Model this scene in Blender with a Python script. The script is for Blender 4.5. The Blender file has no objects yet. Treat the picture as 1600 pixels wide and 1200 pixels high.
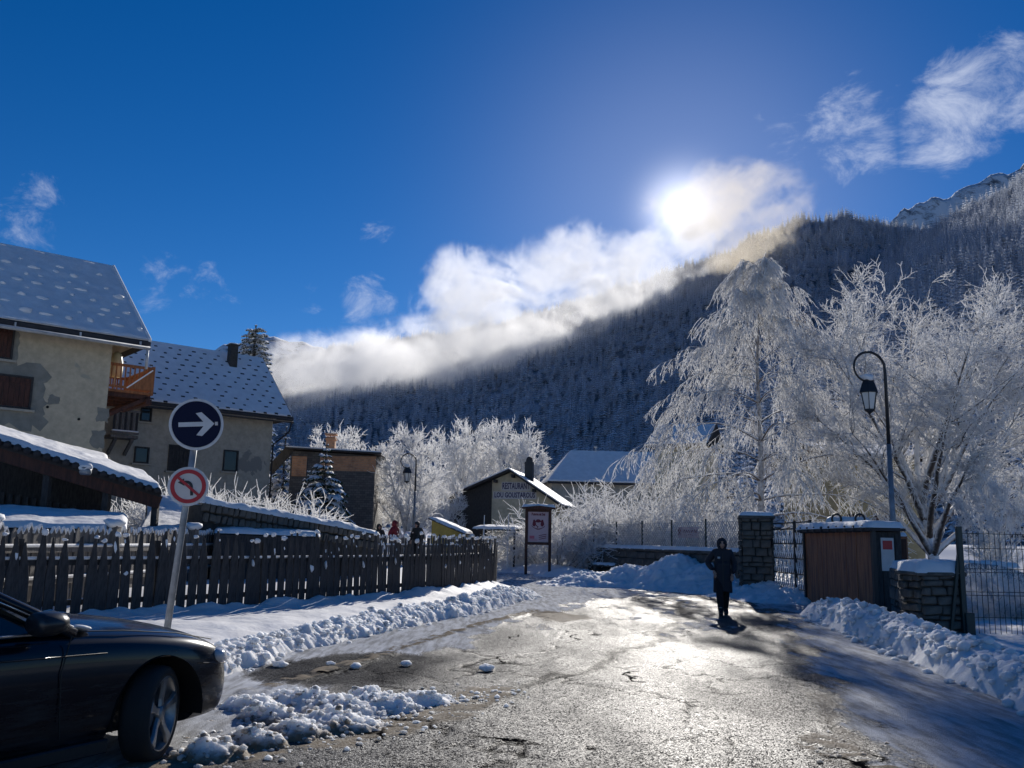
import bpy, bmesh, math, random
import numpy as np
from mathutils import Vector, Matrix, Euler
R = math.radians
scene = bpy.context.scene
C = scene.collection

# ---------------------------------------------------------------- camera
FPX, TH, RO, EYE = 1400.0, math.atan(244/1400.0), 0.02, 1.6
CAMR = Matrix.Rotation(math.pi/2+TH, 3, 'X') @ Matrix.Rotation(RO, 3, 'Z')
cd = bpy.data.cameras.new('camera'); cam = bpy.data.objects.new('camera', cd); C.objects.link(cam)
cd.lens = 36*FPX/1600; cd.sensor_width = 36; cd.clip_start = 0.1; cd.clip_end = 20000
cam.matrix_world = Matrix.Translation((0, 0, EYE)) @ CAMR.to_4x4()
scene.camera = cam
def ray(px, py): return CAMR @ Vector(((px-800)/FPX, (600-py)/FPX, -1))
def P(px, py, Y):                       # point on the sight line at depth Y
    d = ray(px, py); return Vector((0, 0, EYE)) + d*(Y/d.y)
def G(px, py, z=0.0):                   # point where the sight line meets the ground
    d = ray(px, py); return Vector((0, 0, EYE)) + d*((z-EYE)/d.z)

# ---------------------------------------------------------------- sky, sun, exposure
SUN = ray(1065, 325).normalized()
SEL, SAZ = math.asin(SUN.z), math.atan2(SUN.x, SUN.y)
scene.view_settings.view_transform = 'Standard'; scene.view_settings.look = 'None'
scene.view_settings.gamma = 1; scene.view_settings.exposure = 0.55
scene.view_settings.use_curve_mapping = False
scene.cycles.max_bounces = 6; scene.cycles.volume_bounces = 3; scene.cycles.transparent_max_bounces = 12
scene.cycles.diffuse_bounces = 3; scene.cycles.glossy_bounces = 2; scene.cycles.sample_clamp_indirect = 6
scene.cycles.sample_clamp_direct = 0
scene.cycles.volume_step_rate = 1.0; scene.cycles.volume_max_steps = 96
scene.cycles.use_denoising = True

class NT:                               # small node-tree writer
    def __init__(s, tree): s.t = tree; s.n = tree.nodes; s.l = tree.links
    def add(s, typ, **kw):
        n = s.n.new(typ)
        for k, v in kw.items():
            if hasattr(n, k) and k not in n.inputs: setattr(n, k, v)
            else: s.put(n.inputs[k], v)
        return n
    def put(s, sock, v):
        if isinstance(v, bpy.types.NodeSocket): s.l.new(v, sock)
        elif isinstance(v, bpy.types.Node): s.l.new(v.outputs[0], sock)
        else: sock.default_value = v
    def math(s, op, a, b=None, c=None, clamp=False):
        n = s.n.new('ShaderNodeMath'); n.operation = op; n.use_clamp = clamp
        for i, v in enumerate((a, b, c)):
            if v is not None: s.put(n.inputs[i], v)
        return n.outputs[0]
    def vmath(s, op, a, b=None, out=0):
        n = s.n.new('ShaderNodeVectorMath'); n.operation = op
        s.put(n.inputs[0], a)
        if b is not None: s.put(n.inputs[1], b)
        return n.outputs[out]
    def ramp(s, v, a, b, lo=0.0, hi=1.0):    # smooth step from a..b to lo..hi
        n = s.n.new('ShaderNodeMapRange'); n.interpolation_type = 'SMOOTHSTEP'
        s.put(n.inputs[0], v)
        for i, q in enumerate((a, b, lo, hi)): s.put(n.inputs[1+i], q)
        return n.outputs[0]
    def mix(s, f, a, b):
        n = s.n.new('ShaderNodeMix'); n.data_type = 'RGBA'
        s.put(n.inputs[0], f); s.put(n.inputs[6], a); s.put(n.inputs[7], b)
        return n.outputs[2]
    def noise(s, vec, scale, detail=4, rough=.55, dist=0.0):
        n = s.n.new('ShaderNodeTexNoise')
        if vec is not None: s.put(n.inputs['Vector'], vec)
        n.inputs['Scale'].default_value = scale; n.inputs['Detail'].default_value = detail
        n.inputs['Roughness'].default_value = rough; n.inputs['Distortion'].default_value = dist
        return n.outputs[0]
def c4(c): return (c[0], c[1], c[2], 1) if len(c) == 3 else c

world = bpy.data.worlds.new('World'); scene.world = world; world.use_nodes = True
w = NT(world.node_tree); w.n.clear()
sky = w.add('ShaderNodeTexSky'); sky.sky_type = 'NISHITA'; sky.sun_disc = False
sky.sun_elevation = SEL; sky.sun_rotation = SAZ
sky.altitude = 2500; sky.air_density = 1.0; sky.dust_density = 0.15; sky.ozone_density = 3.0
tc = w.add('ShaderNodeTexCoord').outputs['Generated']
dirn = w.vmath('NORMALIZE', tc)
hs = w.add('ShaderNodeHueSaturation', Saturation=1.34, Value=.57, Color=sky.outputs[0])
hs.inputs['Hue'].default_value = 0.510
# thin fair-weather wisps, scattered all round the sky
wq = w.vmath('MULTIPLY', dirn, (1.0, 1.0, 1.7))
n1 = w.noise(wq, 13.0, 10, .66, .45); n2 = w.noise(wq, 2.6, 2, .5)
cover = None
BL = [(1500, 175, 80, .72), (1330, 200, 70, .62), (1235, 225, 45, .5), (1565, 135, 65, .7), (1420, 165, 60, .5), (1190, 185, 22, .35), (40, 330, 60, .45), (290, 465, 65, .5), (320, 500, 50, .4),
      (590, 360, 32, .42), (575, 470, 45, .55), (490, 465, 28, .35), (700, 375, 22, .3)]
for (bx_, by_, rad, st) in BL:
    v = ray(bx_, by_).normalized(); cr = math.cos(rad*1.6/FPX)
    d = w.vmath('DOT_PRODUCT', dirn, tuple(v), 'Value')
    m = w.ramp(d, cr, 1.0, 0.0, st)
    cover = m if cover is None else w.math('MAXIMUM', cover, m)
elsewhere = w.ramp(n2, .56, .75, 0.0, .5)
front = w.ramp(w.vmath('DOT_PRODUCT', dirn, tuple(ray(800, 400).normalized()), 'Value'), .72, .85, 1.0, 0.0)
cover = w.math('MAXIMUM', cover, w.math('MULTIPLY', elsewhere, front))
cm = w.ramp(w.math('ADD', n1, w.math('MULTIPLY', w.math('SUBTRACT', cover, .5), .55)), .44, .80, 0, .62)
cm = w.math('MULTIPLY', cm, w.ramp(cover, 0.02, .3))
skyc = w.mix(cm, hs.outputs[0], (5.2, 5.6, 6.6, 1))
# bright air round the sun itself
sd = w.vmath('DOT_PRODUCT', dirn, tuple(SUN), 'Value')
a1 = w.math('MULTIPLY', w.math('POWER', w.math('MAXIMUM', sd, 0.0), 30000.0), 40.0)
a2 = w.math('MULTIPLY', w.math('POWER', w.math('MAXIMUM', sd, 0.0), 1800.0), 7.0)
a3 = w.math('MULTIPLY', w.math('POWER', w.math('MAXIMUM', sd, 0.0), 60.0), .9)
aur = w.math('ADD', a1, w.math('ADD', a2, a3))
glow = w.vmath('SCALE', (1.0, .96, .92)); w.put(glow.node.inputs['Scale'], aur)
tot = w.vmath('ADD', skyc, glow)
SKY_STRENGTH = 0.10
bg = w.add('ShaderNodeBackground', Color=tot, Strength=SKY_STRENGTH)
wo = w.add('ShaderNodeOutputWorld', Surface=bg.outputs[0])

sl = bpy.data.lights.new('sun', 'SUN'); sl.energy = 5.0; sl.angle = R(0.53); sl.color = (1.0, .95, .88)
so = bpy.data.objects.new('sun', sl); C.objects.link(so); so.location = (60, 300, 120)
so.rotation_euler = (-SUN).to_track_quat('-Z', 'Y').to_euler()

# ---------------------------------------------------------------- helpers
rnd = random.Random(7)
def prop(o, label=None, cat=None, group=None, kind=None):
    if label: o['label'] = label
    if cat: o['category'] = cat
    if group: o['group'] = group
    if kind: o['kind'] = kind
    return o
def thing(name, label, cat, loc=(0, 0, 0), rotz=0.0, group=None):
    o = bpy.data.objects.new(name, None); C.objects.link(o); o.empty_display_size = .2
    o.location = loc; o.rotation_euler = (0, 0, rotz)
    return prop(o, label, cat, group)
def link(name, me, mats=None, parent=None, loc=None, rot=None, scale=None):
    if mats is not None and not me.materials:
        for m in (mats if isinstance(mats, (list, tuple)) else [mats]): me.materials.append(m)
    o = bpy.data.objects.new(name, me); C.objects.link(o)
    if parent: o.parent = parent
    if loc is not None: o.location = loc
    if rot is not None: o.rotation_euler = rot
    if scale is not None: o.scale = scale
    return o
def copy_tree(o, parent=None):
    c = o.copy(); C.objects.link(c); c.parent = parent
    for ch in list(o.children): copy_tree(ch, c)
    return c
class MB:                               # mesh collector
    def __init__(s): s.v = []; s.f = []; s.mi = []; s.cur = 0
    def faces(s, vs, fs):
        b = len(s.v); s.v += [tuple(q) for q in vs]
        for f in fs: s.f.append(tuple(i+b for i in f)); s.mi.append(s.cur)
        return s
    def box(s, c, d, rot=None, taper=1.0, jit=0.0):
        x, y, z = d[0]/2, d[1]/2, d[2]/2; t = taper
        vs = [Vector(q) for q in ((-x, -y, -z), (x, -y, -z), (x, y, -z), (-x, y, -z), (-x*t, -y*t, z), (x*t, -y*t, z), (x*t, y*t, z), (-x*t, y*t, z))]
        if jit: vs = [q+Vector((rnd.uniform(-jit, jit), rnd.uniform(-jit, jit), rnd.uniform(-jit, jit))) for q in vs]
        if rot is not None:
            M = rot if isinstance(rot, Matrix) else Euler(rot).to_matrix(); vs = [M@q for q in vs]
        c = Vector(c)
        return s.faces([q+c for q in vs], [(0, 3, 2, 1), (4, 5, 6, 7), (0, 1, 5, 4), (1, 2, 6, 5), (2, 3, 7, 6), (3, 0, 4, 7)])
    def bar(s, a, b, wd, ht, up=(0, 0, 1)):
        a = Vector(a); b = Vector(b); d = b-a; z = d.normalized(); x = Vector(up).cross(z)
        x = x.normalized() if x.length > 1e-5 else Vector((1, 0, 0)); y = z.cross(x)
        M = Matrix((x, y, z)).transposed()
        return s.box((a+b)/2, (wd, ht, d.length), M)
    def tube(s, pts, rad, n=8, cap=True):
        pts = [Vector(p) for p in pts]; rad = rad if isinstance(rad, (list, tuple)) else [rad]*len(pts)
        rings = []; px = None
        for i, p in enumerate(pts):
            d = (pts[min(i+1, len(pts)-1)]-pts[max(i-1, 0)]).normalized()
            if px is None: px = d.orthogonal().normalized()
            px = (px-d*px.dot(d)).normalized(); py = d.cross(px)
            rings.append([p+(px*math.cos(2*math.pi*k/n)+py*math.sin(2*math.pi*k/n))*rad[i] for k in range(n)])
        return s.loft(rings, True, cap)
    def loft(s, rings, closed=True, cap=True):
        n = len(rings[0]); vs = [q for r in rings for q in r]; fs = []
        for i in range(len(rings)-1):
            for k in range(n if closed else n-1):
                a, b = i*n+k, i*n+(k+1) % n; fs.append((a, b, b+n, a+n))
        if cap and closed:
            fs.append(tuple(range(n-1, -1, -1))); fs.append(tuple(range((len(rings)-1)*n, len(rings)*n)))
        return s.faces(vs, fs)
    def lathe(s, prof, n=16, c=(0, 0, 0)):
        c = Vector(c)
        rings = [[c+Vector((r*math.cos(2*math.pi*k/n), r*math.sin(2*math.pi*k/n), z)) for k in range(n)] for r, z in prof]
        return s.loft(rings, True, True)
    def prism(s, poly, a, b):            # poly of (x,z) extruded in y from a to b
        n = len(poly); vs = [(x, a, z) for x, z in poly]+[(x, b, z) for x, z in poly]
        fs = [tuple(range(n)), tuple(range(2*n-1, n-1, -1))]+[(k, k+n, (k+1) % n+n, (k+1) % n) for k in range(n)]
        return s.faces(vs, fs)
    def mesh(s, name, smooth=False, bevel=0.0):
        me = bpy.data.meshes.new(name); me.from_pydata(s.v, [], s.f)
        me.polygons.foreach_set('material_index', s.mi)
        if bevel:
            bm = bmesh.new(); bm.from_mesh(me); bmesh.ops.recalc_face_normals(bm, faces=bm.faces)
            bmesh.ops.bevel(bm, geom=bm.edges[:], offset=bevel, segments=2 if bevel > .02 else 1, affect='EDGES', profile=.5, clamp_overlap=True)
            bm.to_mesh(me); bm.free()
        else:
            bm = bmesh.new(); bm.from_mesh(me); bmesh.ops.recalc_face_normals(bm, faces=bm.faces); bm.to_mesh(me); bm.free()
        if smooth: me.polygons.foreach_set('use_smooth', [True]*len(me.polygons))
        me.update(); return me
def part(name, mb, mat, parent, smooth=False, bevel=0.0, loc=None, rot=None):
    return link(name, mb.mesh(name, smooth, bevel), mat, parent, loc, rot)

# numpy value noise
def _h(ix, iy, iz, seed):
    n = (ix.astype(np.int64)*374761393 + iy.astype(np.int64)*668265263 + iz.astype(np.int64)*2147483647 + seed*974634777) & 0x7fffffff
    n = ((n ^ (n >> 13))*1274126177) & 0x7fffffff
    n = ((n ^ (n >> 15))*69069) & 0x7fffffff
    return ((n ^ (n >> 16)) & 0xffff)/65535.0
def vnoise(x, y, z=None, seed=0):
    x = np.asarray(x, float); y = np.asarray(y, float); z = np.zeros_like(x) if z is None else np.asarray(z, float)
    ix, iy, iz = np.floor(x), np.floor(y), np.floor(z); fx, fy, fz = x-ix, y-iy, z-iz
    fx = fx*fx*(3-2*fx); fy = fy*fy*(3-2*fy); fz = fz*fz*(3-2*fz)
    def pl(k):
        a = _h(ix, iy, iz+k, seed)*(1-fx)+_h(ix+1, iy, iz+k, seed)*fx
        b = _h(ix, iy+1, iz+k, seed)*(1-fx)+_h(ix+1, iy+1, iz+k, seed)*fx
        return a*(1-fy)+b*fy
    return pl(0)*(1-fz)+pl(1)*fz if np.any(fz) else pl(0)
def fbm(x, y, z=None, oct=4, seed=0, gain=.5):
    t = 0; a = 1; s = 0
    for i in range(oct):
        t = t+a*vnoise(x*2**i, y*2**i, None if z is None else z*2**i, seed+i*17); s += a; a *= gain
    return t/s
def lumps(x, y, cell, seed=0, fill=.9):  # rounded boulders of snow on a jittered grid
    ix, iy = np.floor(x/cell), np.floor(y/cell); best = np.zeros_like(x)
    z0 = np.zeros_like(x)
    for dx in (-1, 0, 1):
        for dy in (-1, 0, 1):
            jx, jy = ix+dx, iy+dy
            cx = (jx+.15+.7*_h(jx, jy, z0, seed))*cell; cy = (jy+.15+.7*_h(jx, jy, z0, seed+5))*cell
            rr = cell*(.28+.5*_h(jx, jy, z0, seed+9)**2)*(_h(jx, jy, z0, seed+3) < fill)
            d2 = (x-cx)**2+(y-cy)**2
            best = np.maximum(best, np.sqrt(np.maximum(rr*rr-d2, 0)))
    return best
def sstep(a, b, x):
    t = np.clip((np.asarray(x, float)-a)/(b-a), 0, 1); return t*t*(3-2*t)
def mesh_np(name, V, Fq, smooth=True, attrs=None):
    me = bpy.data.meshes.new(name); V = np.asarray(V, np.float32); Fq = np.asarray(Fq, np.int32); k = Fq.shape[1]
    me.vertices.add(len(V)); me.vertices.foreach_set('co', V.ravel())
    me.loops.add(Fq.size); me.loops.foreach_set('vertex_index', Fq.ravel())
    me.polygons.add(len(Fq)); me.polygons.foreach_set('loop_start', np.arange(0, Fq.size, k, dtype=np.int32))
    try: me.polygons.foreach_set('loop_total', np.full(len(Fq), k, np.int32))
    except Exception: pass
    me.polygons.foreach_set('use_smooth', np.full(len(Fq), bool(smooth)))
    for nme, arr in (attrs or {}).items():
        a = me.attributes.new(nme, 'FLOAT', 'POINT'); a.data.foreach_set('value', np.asarray(arr, np.float32).ravel())
    me.update(calc_edges=True); me.validate(); return me
def grid_mesh(name, X, Y, Z, keep=None, attrs=None, smooth=True):
    n, m = X.shape; idx = np.arange(n*m).reshape(n, m)
    F = np.stack([idx[:-1, :-1], idx[1:, :-1], idx[1:, 1:], idx[:-1, 1:]], -1)
    if keep is not None:
        kf = keep[:-1, :-1] | keep[1:, :-1] | keep[1:, 1:] | keep[:-1, 1:]; F = F[kf]
    F = F.reshape(-1, 4)
    V = np.stack([X, Y, Z], -1).reshape(-1, 3)
    used = np.zeros(len(V), bool); used[F.ravel()] = True; remap = np.cumsum(used)-1
    at = {k: v.reshape(-1)[used] for k, v in (attrs or {}).items()}
    return mesh_np(name, V[used], remap[F], smooth, at)
# ---------------------------------------------------------------- materials
def mat(name, base, rough=.7, metal=0.0, var=0.0, vscale=3.0, bump=0.0, bscale=40.0, spec=.5, stretch=(1, 1, 1), base2=None, coat=0.0, space='Object'):
    m = bpy.data.materials.new(name); m.use_nodes = True; t = NT(m.node_tree); b = t.n['Principled BSDF']
    b.inputs['Roughness'].default_value = rough; b.inputs['Metallic'].default_value = metal
    b.inputs['Specular IOR Level'].default_value = spec; b.inputs['Coat Weight'].default_value = coat
    b.inputs['Base Color'].default_value = c4(base)
    if var or bump or base2:
        co = t.add('ShaderNodeTexCoord').outputs[space]; co = t.vmath('MULTIPLY', co, stretch)
    if var or base2:
        f = t.ramp(t.noise(co, vscale, 6, .6), .3, .7)
        b2 = base2 or tuple(max(0, c*(1-var)) for c in base)
        t.put(b.inputs['Base Color'], t.mix(f, c4(b2), c4(base)))
    if bump:
        bn = t.add('ShaderNodeBump', Strength=bump, Distance=.02, Height=t.noise(co, bscale, 5, .6))
        t.put(b.inputs['Normal'], bn)
    return m
def geo_nz(t, use_true=False):
    g = t.add('ShaderNodeNewGeometry'); s = t.add('ShaderNodeSeparateXYZ', Vector=g.outputs['True Normal' if use_true else 'Normal'])
    return s.outputs[2]
def snow_mat(name, dirt=0.0, bump=.5, scale=9.0):
    m = bpy.data.materials.new(name); m.use_nodes = True; t = NT(m.node_tree); b = t.n['Principled BSDF']
    co = t.add('ShaderNodeNewGeometry').outputs['Position']
    f = t.noise(co, 2.2, 5, .6)
    col = t.mix(t.ramp(f, .3, .75), (.79, .78, .765, 1), (.91, .90, .88, 1))
    if dirt:
        at = t.add('ShaderNodeAttribute', attribute_name='dirt').outputs['Fac']
        g = t.noise(co, 14, 6, .65)
        col = t.mix(t.ramp(t.math('ADD', at, t.math('MULTIPLY', t.math('SUBTRACT', g, .5), .9)), .25, .95), col, (.24, .175, .11, 1))
    t.put(b.inputs['Base Color'], col)
    b.inputs['Roughness'].default_value = .7; b.inputs['Specular IOR Level'].default_value = .25
    h = t.math('ADD', t.noise(co, scale, 5, .65), t.math('MULTIPLY', t.noise(co, scale*9, 3, .6), .25))
    if dirt:
        b.inputs['Subsurface Weight'].default_value = .8; b.inputs['Subsurface Radius'].default_value = (.9, 1.0, 1.15); b.inputs['Subsurface Scale'].default_value = .22
    t.put(b.inputs['Normal'], t.add('ShaderNodeBump', Strength=bump, Distance=.03, Height=h))
    return m
M = {}
M['snow'] = snow_mat('snow'); M['snow_dirty'] = snow_mat('ploughed_snow', 1.0, .75, 14)
M['snow_far'] = snow_mat('snow_far', 0, .2, 1.5)

def frost_mat(name, bark, frost=(.93, .925, .915), lo=-.35, hi=.3, trans=.35, nsc=5.0):
    """bark that carries hoar frost: white on the upper sides and on the thin twigs"""
    m = bpy.data.materials.new(name); m.use_nodes = True; t = NT(m.node_tree); b = t.n['Principled BSDF']; out = t.n['Material Output']
    nz = geo_nz(t); at = t.add('ShaderNodeAttribute', attribute_name='frost').outputs['Fac']
    co = t.add('ShaderNodeTexCoord').outputs['Object']
    n = t.noise(co, nsc, 3, .6)
    v = t.math('ADD', nz, t.math('ADD', t.math('MULTIPLY', at, .75), t.math('MULTIPLY', t.math('SUBTRACT', n, .5), 1.1)))
    f = t.ramp(v, lo, hi)
    col = t.mix(f, c4(bark), c4(frost)); t.put(b.inputs['Base Color'], col)
    b.inputs['Roughness'].default_value = .6; b.inputs['Specular IOR Level'].default_value = .25
    tr = t.add('ShaderNodeBsdfTranslucent', Color=c4(frost))
    mx = t.add('ShaderNodeMixShader', Fac=t.math('MULTIPLY', t.math('MULTIPLY', f, at), trans))
    t.put(mx.inputs[1], b.outputs[0]); t.put(mx.inputs[2], tr.outputs[0]); t.put(out.inputs['Surface'], mx)
    return m
M['frost_birch'] = frost_mat('frosted_birch', (.16, .125, .10), lo=-.35, hi=.6, trans=.75)
M['frost_tree'] = frost_mat('frosted_tree', (.07, .055, .045), lo=-.55, hi=.3, trans=.75)
M['frost_bush'] = frost_mat('frosted_bush', (.10, .08, .06), lo=-.6, hi=.3, trans=.7)
M['frost_pale'] = frost_mat('frosted_pale', (.15, .13, .11), lo=-.8, hi=.1, trans=.75)

def conifer_mat(name, green, lo, hi, far=False):
    m = bpy.data.materials.new(name); m.use_nodes = True; t = NT(m.node_tree); b = t.n['Principled BSDF']
    nz = geo_nz(t); g = t.add('ShaderNodeNewGeometry'); nz = t.math('ABSOLUTE', nz)
    n = t.noise(g.outputs['Position'], .35 if far else 3.0, 3, .6)
    oi = t.add('ShaderNodeObjectInfo').outputs['Random']
    v = t.math('ADD', nz, t.math('ADD', t.math('MULTIPLY', t.math('SUBTRACT', n, .5), 1.0), t.math('MULTIPLY', t.math('SUBTRACT', oi, .5), .5)))
    t.put(b.inputs['Base Color'], t.mix(t.ramp(v, lo, hi), c4(green), (.82, .85, .90, 1)))
    b.inputs['Roughness'].default_value = .8; b.inputs['Specular IOR Level'].default_value = .15
    return m
M['conifer_far'] = conifer_mat('frosted_forest', (.085, .092, .10), -.15, 1.0, True)
M['conifer_spur'] = conifer_mat('frosted_larches', (.05, .055, .055), -.3, .75, True)
M['conifer'] = conifer_mat('snowy_fir', (.022, .04, .022), .2, .75)
M['wood_dark'] = mat('weathered_dark_wood', (.062, .058, .056), .85, var=.6, vscale=5, bump=.5, bscale=30, stretch=(6, 6, 1))
M['wood_grey'] = mat('weathered_grey_wood', (.21, .19, .17), .85, var=.5, vscale=4, bump=.5, bscale=30, stretch=(6, 6, 1))
M['wood_brown'] = mat('brown_stained_wood', (.42, .16, .065), .55, base2=(.15, .055, .03), vscale=1.6, bump=.4, bscale=30, stretch=(7, 7, .8))
M['wood_orange'] = mat('orange_pine', (.42, .15, .045), .6, var=.5, vscale=3, bump=.3, stretch=(5, 5, 1))
M['wood_red'] = mat('dark_red_wood', (.10, .035, .02), .7, var=.6, vscale=3, bump=.3, stretch=(5, 5, 1))
M['black_metal'] = mat('black_painted_iron', (.015, .016, .018), .45, bump=.1)
M['green_metal'] = mat('dark_green_metal', (.012, .03, .028), .45)
M['galv'] = mat('galvanised_steel', (.30, .32, .34), .5, .6, var=.35, vscale=6)
M['white_metal'] = mat('pale_grey_metal', (.55, .56, .56), .5, .2, var=.3)
M['stone'] = mat('grey_brown_stone', (.15, .135, .112), .9, base2=(.055, .052, .047), vscale=2.5, bump=.8, bscale=14)
M['mortar'] = mat('mortar', (.075, .07, .062), .95, var=.4, vscale=8, bump=.6)
M['tile_dark'] = mat('dark_roof_tile', (.045, .04, .04), .7, var=.4, bump=.3)
M['rubber'] = mat('rubber', (.018, .018, .018), .8, bump=.2)
M['black'] = mat('dark_interior', (.012, .011, .010), .9)
# ---------------------------------------------------------------- ground, hills, forest
FENCE = [(-9.0, 12.3), (-7.9, 13.8), (-6.6, 15.6), (-5.3, 17.4), (-4.2, 19.4), (-3.05, 21.4), (-1.75, 24.4), (-.36, 30.8)]
def fence_x(y):
    return np.interp(y, [p[1] for p in FENCE], [p[0] for p in FENCE])
def gz(x, y):                            # lie of the land
    x = np.asarray(x, float); y = np.asarray(y, float)
    z = sstep(33, 60, y)*.7+np.maximum(0, y-60)*.013
    gard = sstep(0, 2.0, fence_x(np.clip(y, 12.3, 30.8))-x-.4)*sstep(4, 8, y)
    return z+gard*.55*(1-sstep(36, 50, y))
rr = np.concatenate([np.linspace(.5, 70, 150), np.geomspace(72, 9000, 70)]); aa = np.linspace(0, 2*math.pi, 241)
A_, R_ = np.meshgrid(aa, rr, indexing='ij'); X = R_*np.sin(A_); Y = R_*np.cos(A_)
Z = gz(X, np.maximum(Y, -50))*(Y > 0) - .03 + (fbm(X/9, Y/9, oct=3, seed=3)-.5)*.25*sstep(44, 60, R_)
Z = np.where(R_ > 1500, 18.0, Z)
prop(link('ground', grid_mesh('ground', X, Y, Z), M['snow_far']), kind='structure')

def rock_snow():
    m = bpy.data.materials.new('mountain_snow_and_rock'); m.use_nodes = True; t = NT(m.node_tree); b = t.n['Principled BSDF']
    g = t.add('ShaderNodeNewGeometry').outputs['Position']
    n = t.noise(g, .012, 8, .65); n2 = t.noise(g, .08, 5, .65)
    f = t.ramp(t.math('ADD', n, t.math('MULTIPLY', n2, .4)), .52, .72)
    t.put(b.inputs['Base Color'], t.mix(f, (.11, .11, .12, 1), (.70, .73, .78, 1))); b.inputs['Roughness'].default_value = .85
    t.put(b.inputs['Normal'], t.add('ShaderNodeBump', Strength=.6, Distance=6.0, Height=n2))
    return m
M['rock_snow'] = rock_snow()
def forest_floor():
    m = bpy.data.materials.new('forest_floor'); m.use_nodes = True; t = NT(m.node_tree); b = t.n['Principled BSDF']
    g = t.add('ShaderNodeNewGeometry').outputs['Position']
    f = t.ramp(t.noise(g, .02, 7, .65), .35, .7)
    t.put(b.inputs['Base Color'], t.mix(f, (.05, .055, .06, 1), (.36, .39, .45, 1))); b.inputs['Roughness'].default_value = .9
    return m
M['floor_wood'] = forest_floor()

def polar_hill(name, keys, azs, nr, mt, rough, seed, concave=1.0, back=.5):
    """keys: (px, ridge py, ridge depth, toe depth); the ridge line is read off the photograph, the slope runs down from it to the toe"""
    ka, kr, kz, kt = [], [], [], []
    for (px, py, D, D0) in keys:
        p = P(px, py, D); ka.append(math.atan2(p.x, p.y)); kr.append(math.hypot(p.x, p.y)); kz.append(p.z); kt.append(D0)
    a = np.linspace(ka[0], ka[-1], azs); r1 = np.interp(a, ka, kr); z1 = np.interp(a, ka, kz); r0 = np.interp(a, ka, kt)
    z1 = z1+(fbm(a*60, a*0, oct=4, seed=seed)-.5)*rough*1.2
    t = np.concatenate([np.linspace(0, 1, nr), 1+np.linspace(.05, back, 12)])
    Am, T = np.meshgrid(a, t, indexing='ij'); r1m, z1m, r0m = r1[:, None], z1[:, None], r0[:, None]
    Rm = r0m+(r1m-r0m)*T; X = Rm*np.sin(Am); Y = Rm*np.cos(Am)
    z0 = gz(X*0, np.maximum(r0m, 1)+0*T)-4
    up = z0+(z1m-z0)*np.power(np.clip(T, 0, 1), concave)
    Zm = np.where(T <= 1, up, z1m-(T-1)*(z1m-z0)*.9)
    env = np.sin(np.clip(T, 0, 1)*math.pi)
    Zm = Zm+(fbm(X/260, Y/260, oct=5, seed=seed+3)-.5)*rough*2.2*env
    Zm = Zm-np.abs(fbm(Am*26+T*.8, Am*3+T*1.2, oct=3, seed=seed+8)-.5)*rough*1.2*env
    me = grid_mesh(name, X, Y, Zm); return me, (X, Y, Zm, T)

main_keys = [(-1400, 640, 4200, 1500), (0, 620, 3600, 1300), (300, 585, 3350, 1150), (430, 562, 3200, 1000), (540, 543, 3058, 900), (745, 515, 2815, 760), (950, 458, 2390, 560),
             (1100, 410, 2080, 470), (1250, 346, 1785, 420), (1340, 343, 1750, 400), (1440, 362, 1700, 400), (1700, 420, 1600, 400), (2600, 300, 1500, 400)]
spur_keys = [(1120, 660, 620, 330), (1200, 560, 760, 300), (1270, 510, 900, 280), (1340, 455, 1000, 260), (1450, 366, 1080, 250), (1530, 318, 1060, 240), (1600, 284, 1020, 230), (1750, 240, 980, 220), (2300, 150, 900, 220)]
me_main, gm = polar_hill('forested_mountain', main_keys, 260, 110, None, 26, 11)
prop(link('forested_mountain', me_main, M['floor_wood']), kind='structure')
me_spur, gs = polar_hill('forested_spur', spur_keys, 130, 60, None, 10, 31)
prop(link('forested_spur', me_spur, M['floor_wood']), kind='structure')
me_pk, _ = polar_hill('snow_peak', [(1250, 480, 3600, 2600), (1360, 372, 3900, 2600), (1415, 334, 4000, 2600), (1470, 303, 4050, 2600), (1530, 286, 4100, 2600), (1600, 258, 4200, 2600), (1800, 230, 4200, 2600), (2300, 330, 4200, 2600)], 140, 60, None, 90, 41, back=.3)
prop(link('snow_peak', me_pk, M['rock_snow']), kind='structure')
me_pk2, _ = polar_hill('far_snow_range', [(-900, 560, 6200, 4300), (0, 590, 6200, 4300), (200, 570, 6300, 4300), (330, 548, 6400, 4300), (405, 531, 6400, 4300), (440, 533, 6400, 4300), (500, 543, 6400, 4300), (640, 585, 6400, 4300), (760, 640, 6400, 4300)], 200, 60, None, 110, 51, back=.3)
prop(link('far_snow_range', me_pk2, M['rock_snow']), kind='structure')

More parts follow.
